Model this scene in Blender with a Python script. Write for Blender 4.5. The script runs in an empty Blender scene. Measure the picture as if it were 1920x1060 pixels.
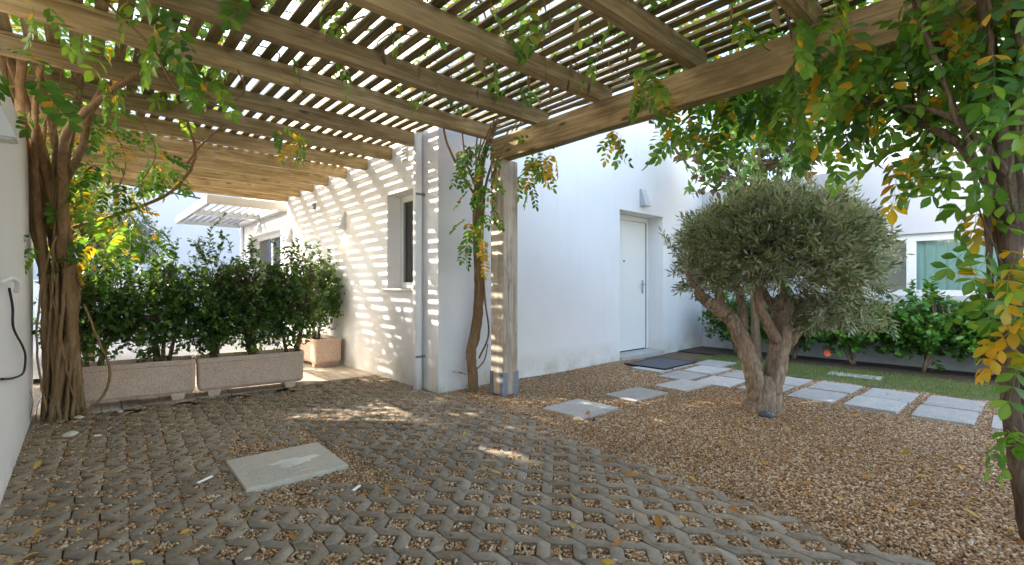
import bpy, bmesh, math, random
import numpy as np
from mathutils import Vector, Matrix
R = math.radians
rnd = random.Random(7)
rng = np.random.default_rng(11)
scene = bpy.context.scene
col = scene.collection

# ------------------------------------------------------------------ camera, sky, sun, exposure
CAM_H = 1.1
FPX = 895.0                      # focal length in pixels of the 1920 px wide photograph
U = np.array([990.0, 895.0]); U /= np.linalg.norm(U)      # world X seen in (right, forward)
V = np.array([-U[1], U[0]])                               # world Y seen in (right, forward)
cam = bpy.data.cameras.new('camera')
cam.sensor_width = 36.0
cam.lens = FPX / 1920 * 36.0
cam.shift_y = 7 / 1920
cam.clip_start = 0.05
cam.clip_end = 500
cam_o = bpy.data.objects.new('camera', cam)
col.objects.link(cam_o)
cam_o.location = (0, 0, CAM_H)
cam_o.rotation_euler = (R(90), 0, -math.atan2(U[1], U[0]))
scene.camera = cam_o

SUN = Vector((-1.087, 1.10, 1.03)).normalized()            # towards the sun
world = bpy.data.worlds.new('World')
scene.world = world
world.use_nodes = True
wn = world.node_tree
sky = wn.nodes.new('ShaderNodeTexSky')
sky.sky_type = 'NISHITA'
sky.sun_disc = False
sky.sun_elevation = math.asin(SUN.z)
sky.sun_rotation = math.atan2(SUN.x, SUN.y)
sky.dust_density = 3.0
sky.ozone_density = 0.4
wn.links.new(sky.outputs[0], wn.nodes['Background'].inputs[0])
wn.nodes['Background'].inputs[1].default_value = 0.15
sun = bpy.data.lights.new('sun', 'SUN')
sun.energy = 2.2
sun.angle = R(0.5)
sun.color = (1.0, 0.94, 0.84)
sun_o = bpy.data.objects.new('sun', sun)
col.objects.link(sun_o)
sun_o.rotation_euler = (-SUN).to_track_quat('-Z', 'Y').to_euler()
sun_o.location = (-10, 10, 12)
vs = scene.view_settings
vs.view_transform = 'Standard'
vs.look = 'None'
vs.gamma = 1
vs.exposure = 2.9
scene.cycles.use_denoising = True
scene.cycles.max_bounces = 10
scene.cycles.diffuse_bounces = 6
scene.cycles.transparent_max_bounces = 12
scene.cycles.sample_clamp_indirect = 6

# ------------------------------------------------------------------ helpers
def at(px, py, f):
    """world point seen at pixel (px, py) of the photograph at forward distance f"""
    r = (px - 960) / FPX * f
    return np.array([r * U[0] + f * U[1], r * V[0] + f * V[1], CAM_H + (537 - py) / FPX * f])

def tag(o, label=None, cat=None, group=None, kind=None):
    if label: o['label'] = label
    if cat: o['category'] = cat
    if group: o['group'] = group
    if kind: o['kind'] = kind
    return o

def empty(name, loc=(0, 0, 0), rz=0.0, parent=None):
    o = bpy.data.objects.new(name, None)
    col.objects.link(o)
    o.location = loc
    o.rotation_euler = (0, 0, rz)
    if parent: o.parent = parent
    return o

def link(name, me, mat=None, parent=None, loc=None, rot=None, scale=None):
    o = bpy.data.objects.new(name, me)
    col.objects.link(o)
    if mat is not None and not me.materials:
        me.materials.append(mat)
    if parent is not None: o.parent = parent
    if loc is not None: o.location = loc
    if rot is not None: o.rotation_euler = rot
    if scale is not None: o.scale = scale
    return o

def mesh_np(name, verts, faces, mat=None, attr=None, smooth=False):
    """verts (n,3) array; faces: (m,k) array or list of arrays of several k"""
    me = bpy.data.meshes.new(name)
    verts = np.asarray(verts, dtype=np.float32)
    groups = faces if isinstance(faces, list) else [faces]
    groups = [np.asarray(g, dtype=np.int32) for g in groups if len(g)]
    me.vertices.add(len(verts))
    me.vertices.foreach_set('co', verts.ravel())
    nl = sum(g.size for g in groups)
    npoly = sum(len(g) for g in groups)
    me.loops.add(nl)
    me.loops.foreach_set('vertex_index', np.concatenate([g.ravel() for g in groups]))
    me.polygons.add(npoly)
    tot = np.concatenate([np.full(len(g), g.shape[1], dtype=np.int32) for g in groups])
    start = np.concatenate([[0], np.cumsum(tot)[:-1]]).astype(np.int32)
    me.polygons.foreach_set('loop_start', start)
    me.polygons.foreach_set('loop_total', tot)
    if smooth:
        me.polygons.foreach_set('use_smooth', np.ones(npoly, dtype=bool))
    me.update(calc_edges=True)
    if attr is not None:
        a = me.attributes.new('tint', 'FLOAT', 'POINT')
        a.data.foreach_set('value', np.asarray(attr, dtype=np.float32))
    if mat is not None:
        me.materials.append(mat)
    return me

class MB:
    """collects boxes and prisms into one bmesh"""
    def __init__(self): self.bm = bmesh.new()
    def box(self, x0, x1, y0, y1, z0, z1):
        v = [self.bm.verts.new(p) for p in ((x0,y0,z0),(x1,y0,z0),(x1,y1,z0),(x0,y1,z0),(x0,y0,z1),(x1,y0,z1),(x1,y1,z1),(x0,y1,z1))]
        for f in ((3,2,1,0),(4,5,6,7),(0,1,5,4),(1,2,6,5),(2,3,7,6),(3,0,4,7)):
            self.bm.faces.new([v[i] for i in f])
        return self
    def prism(self, pts, axis, a, b):
        """pts: 2D outline, extruded along axis (0,1,2) from a to b"""
        def mk(p, h):
            q = list(p); q.insert(axis, h); return self.bm.verts.new(q)
        A = [mk(p, a) for p in pts]; B = [mk(p, b) for p in pts]
        n = len(pts)
        self.bm.faces.new(A[::-1]); self.bm.faces.new(B)
        for i in range(n):
            self.bm.faces.new((A[i], A[(i+1) % n], B[(i+1) % n], B[i]))
        return self
    def mesh(self, name, mat=None, bevel=0.0, seg=1, smooth=False):
        bmesh.ops.recalc_face_normals(self.bm, faces=self.bm.faces)
        if bevel > 0:
            bmesh.ops.bevel(self.bm, geom=list(self.bm.edges), offset=bevel, segments=seg, affect='EDGES', profile=0.6)
        me = bpy.data.meshes.new(name)
        self.bm.to_mesh(me); self.bm.free()
        if mat is not None: me.materials.append(mat)
        if smooth:
            for p in me.polygons: p.use_smooth = True
        return me
    def obj(self, name, mat=None, parent=None, bevel=0.0, seg=1, loc=None, rot=None, smooth=False):
        return link(name, self.mesh(name, mat, bevel, seg, smooth), None, parent, loc, rot)

def box(name, x0, x1, y0, y1, z0, z1, mat, parent=None, bevel=0.0):
    """a box whose own origin is its centre"""
    c = ((x0+x1)/2, (y0+y1)/2, (z0+z1)/2)
    hx, hy, hz = (x1-x0)/2, (y1-y0)/2, (z1-z0)/2
    return MB().box(-hx, hx, -hy, hy, -hz, hz).obj(name, mat, parent, bevel, loc=c)

def spline(pts, n):
    pts = np.asarray(pts, float)
    P = np.vstack([2*pts[0]-pts[1], pts, 2*pts[-1]-pts[-2]])
    out = []
    m = len(pts) - 1
    for t in np.linspace(0, m - 1e-6, n):
        i = int(t); u = t - i
        a, b, c, d = P[i], P[i+1], P[i+2], P[i+3]
        out.append(0.5*((2*b)+(-a+c)*u+(2*a-5*b+4*c-d)*u*u+(-a+3*b-3*c+d)*u**3))
    return np.array(out)

def tube_arrays(path, radii, sides=8, rough=0.0, cap=True, g=None):
    g = g or rng
    path = np.asarray(path, float); n = len(path)
    radii = np.broadcast_to(np.asarray(radii, float), (n,))
    T = np.gradient(path, axis=0); T /= np.linalg.norm(T, axis=1)[:, None] + 1e-9
    ref = np.array([1.0, 0, 0]) if abs(T[0][0]) < 0.8 else np.array([0, 1.0, 0])
    N = np.zeros_like(path)
    nrm = ref - T[0]*ref.dot(T[0]); nrm /= np.linalg.norm(nrm)
    for i in range(n):
        nrm = nrm - T[i]*nrm.dot(T[i]); nrm /= np.linalg.norm(nrm) + 1e-9
        N[i] = nrm
    B = np.cross(T, N)
    ang = np.linspace(0, 2*np.pi, sides, endpoint=False)
    rr = radii[:, None] * np.ones((n, sides))
    if rough:
        ridge = 1 + rough*0.8*g.standard_normal(sides)
        rr = rr * ridge[None, :] * (1 + rough*0.6*g.standard_normal((n, sides)))
    v = path[:, None, :] + rr[:, :, None]*(np.cos(ang)[None, :, None]*N[:, None, :] + np.sin(ang)[None, :, None]*B[:, None, :])
    v = v.reshape(-1, 3)
    i, j = np.meshgrid(np.arange(n-1), np.arange(sides), indexing='ij')
    a = i*sides+j; b = i*sides+(j+1) % sides
    q = np.stack([a, b, b+sides, a+sides], -1).reshape(-1, 4)
    tri = np.zeros((0, 3), int)
    if cap:
        c0, c1 = len(v), len(v)+1
        v = np.vstack([v, path[:1], path[-1:]])
        k = np.arange(sides); k2 = (k+1) % sides
        tri = np.vstack([np.stack([np.full(sides, c0), k2, k], -1), np.stack([np.full(sides, c1), (n-1)*sides+k, (n-1)*sides+k2], -1)])
    return v, q, tri

def join(parts):
    V_, Q, T_ = [], [], []; o = 0
    for v, q, t in parts:
        V_.append(v); Q.append(np.asarray(q).reshape(-1, 4)+o); T_.append(np.asarray(t).reshape(-1, 3)+o); o += len(v)
    return np.vstack(V_), [np.vstack(Q), np.vstack(T_)]

def tube(name, pts, r, mat, parent=None, n=None, sides=8, rough=0.0, wig=0.0):
    n = n or max(6, len(pts)*5)
    p = spline(pts, n)
    if wig: p[1:-1] += rng.normal(0, wig, p[1:-1].shape)
    rad = np.interp(np.linspace(0, 1, n), np.linspace(0, 1, len(np.atleast_1d(r))), np.atleast_1d(r))
    v, q, t = tube_arrays(p, rad, sides, rough)
    return link(name, mesh_np(name, v, [q, t], mat, smooth=True), None, parent)

# ------------------------------------------------------------------ materials
class NT:
    def __init__(self, name):
        self.m = bpy.data.materials.new(name); self.m.use_nodes = True
        self.t = self.m.node_tree; self.p = self.t.nodes['Principled BSDF']
        self.out = self.t.nodes['Material Output']
    def n(self, typ, ins=None, **kw):
        nd = self.t.nodes.new('ShaderNode'+typ)
        for k, v in kw.items(): setattr(nd, k, v)
        for k, v in (ins or {}).items():
            if isinstance(v, bpy.types.NodeSocket): self.t.links.new(v, nd.inputs[k])
            else: nd.inputs[k].default_value = v
        return nd
    def link(self, a, b): self.t.links.new(a, b)
    def coord(self, kind='Object', scale=(1, 1, 1), rand=False):
        tc = self.n('TexCoord')
        v = tc.outputs[kind]
        if rand:
            oi = self.n('ObjectInfo')
            mul = self.n('VectorMath', {0: (37.0, 17.0, 29.0)}, operation='SCALE'); self.link(oi.outputs['Random'], mul.inputs['Scale'])
            add = self.n('VectorMath', operation='ADD'); self.link(v, add.inputs[0]); self.link(mul.outputs[0], add.inputs[1])
            v = add.outputs[0]
        mp = self.n('Mapping', {'Vector': v, 'Scale': scale})
        return mp.outputs[0]
    def noise(self, vec, scale, detail=4.0, rough=0.6, dist=0.0):
        return self.n('TexNoise', {'Vector': vec, 'Scale': scale, 'Detail': detail, 'Roughness': rough, 'Distortion': dist}).outputs[0]
    def ramp(self, fac, stops):
        r = self.n('ValToRGB', {'Fac': fac})
        e = r.color_ramp.elements
        while len(e) < len(stops): e.new(0.5)
        for k, (pos, c) in enumerate(stops):
            e[k].position = pos; e[k].color = (*c, 1) if len(c) == 3 else c
        return r.outputs[0]
    def mix(self, fac, a, b, mode='MIX'):
        m = self.n('Mix', data_type='RGBA', blend_type=mode)
        for s, v in ((m.inputs[0], fac), (m.inputs[6], a), (m.inputs[7], b)):
            if isinstance(v, bpy.types.NodeSocket): self.link(v, s)
            elif isinstance(v, (int, float)): s.default_value = v
            else: s.default_value = (*v, 1)
        return m.outputs[2]
    def math(self, op, a, b=0.0, clamp=False):
        m = self.n('Math', operation=op, use_clamp=clamp)
        for s, v in ((m.inputs[0], a), (m.inputs[1], b)):
            if isinstance(v, bpy.types.NodeSocket): self.link(v, s)
            else: s.default_value = v
        return m.outputs[0]
    def step(self, v, a, b):
        m = self.n('MapRange', {'Value': v, 'From Min': a, 'From Max': b}); return m.outputs[0]
    def set(self, color=None, rough=None, spec=None, metal=None, bump=None, bstr=0.3, bdist=0.01):
        p = self.p
        if color is not None:
            if isinstance(color, bpy.types.NodeSocket): self.link(color, p.inputs['Base Color'])
            else: p.inputs['Base Color'].default_value = (*color, 1)
        if rough is not None:
            if isinstance(rough, bpy.types.NodeSocket): self.link(rough, p.inputs['Roughness'])
            else: p.inputs['Roughness'].default_value = rough
        if spec is not None: p.inputs['Specular IOR Level'].default_value = spec
        if metal is not None: p.inputs['Metallic'].default_value = metal
        if bump is not None:
            b = self.n('Bump', {'Height': bump, 'Strength': bstr, 'Distance': bdist}); self.link(b.outputs[0], p.inputs['Normal'])
        return self.m

def m_plain(name, c, rough=0.6, spec=0.4, metal=0.0):
    return NT(name).set(c, rough, spec, metal)

def m_plaster(name, c, dirt=(0.42, 0.38, 0.24), dirt_h=0.5, amount=0.5):
    t = NT(name)
    geo = t.n('NewGeometry')
    vec = geo.outputs['Position']
    z = t.n('SeparateXYZ', {0: vec}).outputs[2]
    big = t.noise(vec, 1.1, 3, 0.55)
    fine = t.noise(vec, 60, 3, 0.6)
    mp = t.n('Mapping', {'Vector': vec, 'Scale': (5, 5, 0.5)}).outputs[0]
    streak = t.noise(mp, 2.2, 4, 0.6)
    base = t.mix(t.step(big, 0.3, 0.75), c, tuple(x*0.93 for x in c))
    base = t.mix(t.math('MULTIPLY', t.step(streak, 0.52, 0.80), 0.16), base, tuple(x*0.72 for x in c))
    low = t.math('MULTIPLY', t.step(z, dirt_h, 0.0), t.step(t.noise(vec, 3.3, 5, 0.65), 0.38, 0.72))
    base = t.mix(t.math('MULTIPLY', low, amount, True), base, dirt)
    return t.set(base, 0.75, 0.2, bump=t.math('ADD', fine, big), bstr=0.12, bdist=0.004)

def m_wood(name, cols, moss=(0.10, 0.11, 0.03), moss_amt=0.3, rough=0.75, knots=True):
    """grain along the object's own X axis"""
    t = NT(name)
    v = t.coord('Object', (1.3, 22, 22), True)
    w = t.coord('Object', (1, 1, 1), True)
    grain = t.noise(v, 1.6, 6, 0.65, 0.6)
    base = t.ramp(grain, [(0.34, cols[0]), (0.5, cols[1]), (0.64, cols[2])])
    blot = t.noise(t.coord('Object', (2.5, 9, 9), True), 1.0, 5, 0.65, 0.8)
    base = t.mix(t.math('MULTIPLY', t.step(blot, 0.50, 0.68), 0.55), base, tuple(x*0.5 for x in cols[0]))
    pale = t.noise(t.coord('Object', (0.8, 5, 5), True), 1.3, 3, 0.5)
    base = t.mix(t.math('MULTIPLY', t.step(pale, 0.52, 0.75), 0.5), base, tuple(min(1, x*1.12) for x in cols[2]))
    big = t.noise(w, 1.7, 4, 0.6)
    base = t.mix(t.math('MULTIPLY', t.step(big, 0.45, 0.75), moss_amt), base, moss)
    crack = t.noise(t.coord('Object', (0.9, 60, 60), True), 1.2, 3, 0.5)
    base = t.mix(t.math('MULTIPLY', t.step(crack, 0.66, 0.74), 0.65), base, tuple(x*0.3 for x in cols[0]))
    if knots:
        vo = t.n('TexVoronoi', {'Vector': t.coord('Object', (2.2, 7, 7), True), 'Scale': 1.0})
        kn = t.step(vo.outputs['Distance'], 0.14, 0.06)
        base = t.mix(t.math('MULTIPLY', kn, 0.8), base, tuple(x*0.28 for x in cols[0]))
    oi = t.n('ObjectInfo')
    base = t.mix(0.55, base, t.mix(oi.outputs['Random'], (0.30, 0.29, 0.26), (0.72, 0.70, 0.66)), 'OVERLAY')
    return t.set(base, rough, 0.25, bump=t.math('SUBTRACT', grain, t.step(crack, 0.66, 0.74)), bstr=0.5, bdist=0.004)

def m_concrete(name, a, b, stain=(0.06, 0.055, 0.05), stain_amt=0.6, speck=None, scale=1.0, rough=0.85, per_obj=0.25):
    t = NT(name)
    vec = t.n('NewGeometry').outputs['Position']
    f = t.noise(vec, 9*scale, 6, 0.7)
    base = t.mix(t.step(f, 0.3, 0.7), a, b)
    g = t.noise(vec, 140*scale, 2, 0.7)
    base = t.mix(t.math('MULTIPLY', t.step(g, 0.52, 0.75), 0.5), base, tuple(x*0.45 for x in a))
    if speck:
        s = t.n('TexVoronoi', {'Vector': vec, 'Scale': 95*scale})
        base = t.mix(t.math('MULTIPLY', t.step(s.outputs['Distance'], 0.45, 0.25), 0.8), base, speck)
    mo = t.noise(vec, 32*scale, 4, 0.7)
    base = t.mix(t.math('MULTIPLY', t.step(mo, 0.5, 0.7), 0.35), base, tuple(x*0.55 for x in a))
    st = t.noise(vec, 0.9*scale, 5, 0.62, 0.4)
    base = t.mix(t.math('MULTIPLY', t.step(st, 0.5, 0.72), stain_amt), base, stain)
    if per_obj:
        oi = t.n('ObjectInfo')
        base = t.mix(per_obj, base, t.ramp(oi.outputs['Random'], [(0, (0.25, 0.22, 0.2)), (1, (0.8, 0.8, 0.8))]), 'OVERLAY')
    return t.set(base, rough, 0.3, bump=t.math('ADD', f, t.math('MULTIPLY', g, 0.6)), bstr=0.5, bdist=0.004)

def m_bark(name, a, b, c, sc=1.0):
    t = NT(name)
    vec = t.n('NewGeometry').outputs['Position']
    mp = t.n('Mapping', {'Vector': vec, 'Scale': (1, 1, 0.22)}).outputs[0]
    f = t.noise(mp, 55*sc, 5, 0.7, 0.5)
    g = t.noise(vec, 6*sc, 4, 0.6)
    base = t.ramp(f, [(0.3, a), (0.52, b), (0.72, c)])
    base = t.mix(t.math('MULTIPLY', t.step(g, 0.45, 0.75), 0.4), base, a)
    return t.set(base, 0.85, 0.2, bump=f, bstr=0.8, bdist=0.012)

def m_leaf(name, stops, trans=0.35, rough=0.42, back=None, spec=0.45, orand=0.0):
    t = NT(name)
    at_ = t.n('Attribute', attribute_name='tint')
    oi = t.n('ObjectInfo')
    fac = t.math('MINIMUM', t.math('ADD', at_.outputs['Fac'], t.math('MULTIPLY', oi.outputs['Random'], orand)), 1.0)
    c = t.ramp(fac, stops)
    if back is not None:
        geo = t.n('NewGeometry')
        c = t.mix(t.math('MULTIPLY', geo.outputs['Backfacing'], 0.85), c, back)
    t.set(c, rough, spec)
    tr = t.n('BsdfTranslucent')
    warm = t.mix(0.6, c, (1.5, 1.35, 0.45), 'MULTIPLY')
    t.link(warm, tr.inputs[0])
    mx = t.n('MixShader', {0: trans})
    t.link(t.p.outputs[0], mx.inputs[1]); t.link(tr.outputs[0], mx.inputs[2])
    t.link(mx.outputs[0], t.out.inputs[0])
    return t.m

def m_pebble(name, stops):
    t = NT(name)
    oi = t.n('ObjectInfo')
    c = t.ramp(oi.outputs['Random'], stops)
    vec = t.n('NewGeometry').outputs['Position']
    c = t.mix(t.math('MULTIPLY', t.noise(vec, 220, 2), 0.4), c, (0.2, 0.15, 0.1), 'MULTIPLY')
    big = t.noise(vec, 0.8, 4, 0.6)
    c = t.mix(t.math('MULTIPLY', t.step(big, 0.4, 0.75), 0.35), c, (0.12, 0.075, 0.035))
    return t.set(c, 0.7, 0.3)

def m_glass(name, tint=(0.75, 0.85, 0.85), gloss=0.06):
    t = NT(name)
    fr = t.n('Fresnel', {'IOR': 1.5})
    gl = t.n('BsdfGlossy', {'Roughness': 0.02})
    tp = t.n('BsdfTransparent', {0: (*tint, 1)})
    mx = t.n('MixShader', {0: t.math('ADD', fr.outputs[0], gloss, True)})
    t.link(tp.outputs[0], mx.inputs[1]); t.link(gl.outputs[0], mx.inputs[2])
    t.link(mx.outputs[0], t.out.inputs[0])
    return t.m

M = {}
M['plaster'] = m_plaster('white_plaster', (0.785, 0.775, 0.75), dirt_h=0.32, amount=0.85)
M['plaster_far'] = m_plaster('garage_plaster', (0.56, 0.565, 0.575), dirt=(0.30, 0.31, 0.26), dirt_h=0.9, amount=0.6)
M['plaster_left'] = m_plaster('boundary_plaster', (0.80, 0.80, 0.795), dirt_h=0.25, amount=0.4)
M['white'] = m_plain('white_paint', (0.80, 0.80, 0.78), 0.4)
M['door'] = m_plain('door_paint', (0.78, 0.77, 0.72), 0.35)
M['pipe'] = m_plain('pipe_paint', (0.78, 0.775, 0.75), 0.45)
M['dark'] = m_plain('dark_void', (0.015, 0.015, 0.015), 0.6)
M['rubber'] = m_plain('black_rubber', (0.02, 0.02, 0.022), 0.6)
M['chrome'] = m_plain('chrome', (0.6, 0.6, 0.6), 0.2, metal=1)
M['lampgrey'] = m_plain('lamp_aluminium', (0.36, 0.38, 0.40), 0.4, metal=0.3)
M['lampwhite'] = m_plain('lamp_white', (0.66, 0.66, 0.65), 0.4)
M['lens'] = m_plain('lamp_lens', (0.7, 0.68, 0.6), 0.3)
M['steel'] = m_concrete('galvanised_steel', (0.20, 0.22, 0.25), (0.28, 0.30, 0.33), stain=(0.10, 0.10, 0.11), scale=4, rough=0.5, per_obj=0)
M['stonesill'] = m_concrete('sill_stone', (0.60, 0.55, 0.50), (0.68, 0.64, 0.58), stain_amt=0.1, per_obj=0, rough=0.6)
M['rafter'] = m_wood('rafter_wood', ((0.235, 0.155, 0.066), (0.375, 0.262, 0.12), (0.51, 0.38, 0.205)), moss=(0.215, 0.18, 0.065), moss_amt=0.45)
M['slat'] = m_wood('slat_wood', ((0.135, 0.10, 0.045), (0.235, 0.182, 0.085), (0.33, 0.265, 0.135)), moss=(0.145, 0.14, 0.045), moss_amt=0.55)
M['post'] = m_wood('post_wood', ((0.33, 0.265, 0.20), (0.47, 0.40, 0.325), (0.58, 0.52, 0.45)), moss=(0.36, 0.28, 0.18), moss_amt=0.4)
M['paver'] = m_concrete('paver_concrete', (0.20, 0.163, 0.112), (0.335, 0.287, 0.213), stain=(0.10, 0.078, 0.052), stain_amt=0.7, scale=1.0)
M['slab'] = m_concrete('slab_concrete', (0.38, 0.365, 0.325), (0.50, 0.48, 0.435), stain=(0.28, 0.265, 0.225), stain_amt=0.4, speck=(0.22, 0.22, 0.21), per_obj=0.3)
M['hatch'] = m_concrete('hatch_concrete', (0.47, 0.425, 0.33), (0.56, 0.515, 0.415), stain=(0.40, 0.35, 0.26), stain_amt=0.5, scale=2.0, per_obj=0)
M['planter'] = m_concrete('planter_aggregate', (0.62, 0.445, 0.325), (0.72, 0.555, 0.43), stain=(0.58, 0.37, 0.19), stain_amt=0.5, speck=(0.34, 0.24, 0.18), per_obj=0)
M['plank'] = m_wood('patio_plank', ((0.34, 0.28, 0.21), (0.43, 0.36, 0.28), (0.50, 0.43, 0.35)), moss=(0.38, 0.32, 0.25), moss_amt=0.3, knots=False)
M['soil'] = m_concrete('soil', (0.055, 0.04, 0.028), (0.10, 0.075, 0.05), scale=3, per_obj=0)
M['bedding'] = m_concrete('gravel_bedding', (0.10, 0.065, 0.035), (0.22, 0.15, 0.09), scale=6, per_obj=0)
M['earth'] = m_concrete('dry_earth', (0.30, 0.25, 0.19), (0.38, 0.33, 0.26), scale=1, per_obj=0)
M['patio'] = m_concrete('patio_tile', (0.40, 0.37, 0.33), (0.47, 0.44, 0.39), stain=(0.36, 0.32, 0.27), scale=1, per_obj=0)
M['lawn'] = m_concrete('lawn_soil', (0.09, 0.11, 0.035), (0.16, 0.17, 0.06), stain=(0.16, 0.12, 0.06), scale=3, per_obj=0)
M['mat'] = m_concrete('doormat', (0.085, 0.09, 0.095), (0.12, 0.125, 0.13), scale=8, per_obj=0)
M['vine'] = m_bark('vine_bark', (0.17, 0.10, 0.045), (0.27, 0.165, 0.08), (0.37, 0.25, 0.14), 0.55)
M['vine_backlit'] = m_bark('vine_bark_backlit', (0.05, 0.034, 0.022), (0.115, 0.078, 0.05), (0.20, 0.14, 0.095), 0.7)  # right vine: its backlit darkness is put into the bark colour
M['twig'] = m_bark('vine_twig', (0.12, 0.085, 0.05), (0.22, 0.16, 0.10), (0.33, 0.26, 0.18))
M['oliveb'] = m_bark('olive_bark', (0.13, 0.09, 0.055), (0.31, 0.22, 0.145), (0.47, 0.36, 0.25), 0.9)
M['oliver'] = m_bark('bush_wood', (0.09, 0.06, 0.035), (0.17, 0.115, 0.065), (0.25, 0.18, 0.11))
G1, G2, G3 = (0.055, 0.145, 0.018), (0.11, 0.25, 0.028), (0.22, 0.36, 0.045)
M['wist'] = m_leaf('wisteria_leaf', [(0.0, G1), (0.45, G2), (0.75, G3), (0.93, (0.34, 0.42, 0.05)), (1.0, (0.62, 0.34, 0.02))], 0.5, orand=0.33)
M['wisty'] = m_leaf('wisteria_leaf_yellow', [(0.0, (0.30, 0.30, 0.02)), (0.5, (0.55, 0.36, 0.02)), (1.0, (0.62, 0.26, 0.012))], 0.45, orand=0.35)
M['wistd'] = m_leaf('wisteria_leaf_dark', [(0.0, (0.035, 0.105, 0.016)), (0.6, (0.065, 0.175, 0.024)), (0.93, (0.12, 0.25, 0.035)), (1.0, (0.55, 0.34, 0.02))], 0.4, orand=0.33)
M['shrub'] = m_leaf('shrub_leaf', [(0.0, (0.04, 0.085, 0.022)), (0.45, (0.095, 0.185, 0.04)), (0.8, (0.19, 0.32, 0.055)), (1.0, (0.38, 0.48, 0.09))], 0.42, 0.35)
M['olive'] = m_leaf('olive_leaf', [(0.0, (0.06, 0.088, 0.028)), (0.45, (0.13, 0.165, 0.058)), (0.8, (0.28, 0.31, 0.15)), (0.97, (0.30, 0.20, 0.08))], 0.22, 0.4, back=(0.34, 0.36, 0.24))
M['hib'] = m_leaf('hibiscus_leaf', [(0.0, (0.04, 0.12, 0.018)), (0.5, (0.09, 0.24, 0.03)), (1.0, (0.20, 0.40, 0.05))], 0.35, 0.35)
M['magn'] = m_leaf('magnolia_leaf', [(0.0, (0.09, 0.18, 0.03)), (0.6, (0.17, 0.30, 0.05)), (1.0, (0.34, 0.42, 0.11))], 0.25, 0.25, back=(0.20, 0.12, 0.055), spec=0.6)
M['yellowt'] = m_leaf('yellow_tree_leaf', [(0.0, (0.10, 0.17, 0.02)), (0.5, (0.30, 0.32, 0.025)), (1.0, (0.52, 0.42, 0.03))], 0.4)
M['grey'] = m_leaf('grey_tree_leaf', [(0.0, (0.055, 0.10, 0.05)), (0.6, (0.10, 0.16, 0.085)), (1.0, (0.17, 0.23, 0.13))], 0.25)
M['fallen'] = m_leaf('fallen_leaf', [(0.0, (0.52, 0.33, 0.04)), (0.4, (0.48, 0.22, 0.03)), (0.7, (0.30, 0.13, 0.03)), (1.0, (0.60, 0.45, 0.10))], 0.15, 0.6)
M['dead'] = m_leaf('dead_leaf', [(0.0, (0.10, 0.06, 0.03)), (0.6, (0.22, 0.14, 0.07)), (1.0, (0.36, 0.27, 0.17))], 0.2, 0.7)
M['grass'] = m_leaf('grass_blade', [(0.0, (0.07, 0.13, 0.025)), (0.6, (0.13, 0.21, 0.045)), (1.0, (0.30, 0.28, 0.09))], 0.25, 0.6)
M['petal'] = m_leaf('hibiscus_petal', [(0.0, (0.75, 0.10, 0.03)), (1.0, (0.80, 0.16, 0.06))], 0.3, 0.5)
M['pebble'] = m_pebble('gravel_pebble', [(0.0, (0.19, 0.095, 0.038)), (0.3, (0.38, 0.215, 0.095)), (0.6, (0.52, 0.335, 0.165)), (0.84, (0.64, 0.47, 0.28)), (0.96, (0.78, 0.68, 0.52)), (1.0, (0.26, 0.23, 0.20))])
M['whitestone'] = m_concrete('pale_stone', (0.60, 0.54, 0.44), (0.70, 0.65, 0.56), scale=5, per_obj=0, stain_amt=0.1)
M['glass'] = m_glass('window_glass', (0.70, 0.74, 0.72), 0.10)
M['glassteal'] = m_glass('garage_glass', (0.93, 0.985, 0.975), 0.04)
def m_curtain():
    t = NT('curtain_cloth'); return t.set((0.62, 0.78, 0.74), 0.9, 0.1)
M['curtain'] = m_curtain()

# ------------------------------------------------------------------ ground
tag(link('ground', mesh_np('ground', [(-120, -120, -0.09), (120, -120, -0.09), (120, 120, -0.09), (-120, 120, -0.09)], np.array([[0, 1, 2, 3]]), M['earth'])), kind='structure')
tag(link('patio', mesh_np('patio', [(-4, 8.2, -0.03), (9, 8.2, -0.03), (9, 22, -0.03), (-4, 22, -0.03)], np.array([[0, 1, 2, 3]]), M['patio'])), kind='structure')

EDGE = np.array([(4.3, 2.80), (3.85, 2.80), (3.03, 2.84), (2.71, 2.79), (2.37, 2.64), (2.03, 2.60), (1.36, 2.53), (1.05, 2.56), (0.63, 2.54), (0.24, 2.56), (-3.0, 2.6)])
def edge_x(y): return np.interp(-np.asarray(y), -EDGE[:, 0], EDGE[:, 1])
def far_y(x): return 5.52 - 0.02*np.asarray(x)
HATCH = (0.655, 1.225, 2.815, 3.395)

pav = link('paving', mesh_np('paving', [(-0.3, -2.2, -0.045), (3.0, -2.2, -0.045), (3.0, 5.62, -0.045), (-0.3, 5.62, -0.045)], np.array([[0, 1, 2, 3]]), M['bedding']))
tag(pav, kind='structure')
A_, B_ = 0.152, 0.064
jd = np.array([0.0506, 0.9987]); jd /= np.linalg.norm(jd)
c45 = math.sqrt(0.5)
e1 = c45*np.array([jd[0]+jd[1], jd[1]-jd[0]]); e2 = c45*np.array([jd[0]-jd[1], jd[1]+jd[0]])
a, b = A_, B_/2
OUT = np.array([(0, 0), (b, -b), (a-b, -b), (a+b, b), (a+b, a-b), (2*a-b, a-b), (2*a+b, a+b), (2*a+b, 2*a-b), (2*a, 2*a),
                (2*a-b, 2*a-b), (2*a-b, a+b), (a+b, a+b), (a-b, a-b), (a-b, b), (b, b)])
OUT = OUT[:, :1]*e1[None] + OUT[:, 1:]*e2[None]
cen = OUT.mean(0)
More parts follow.
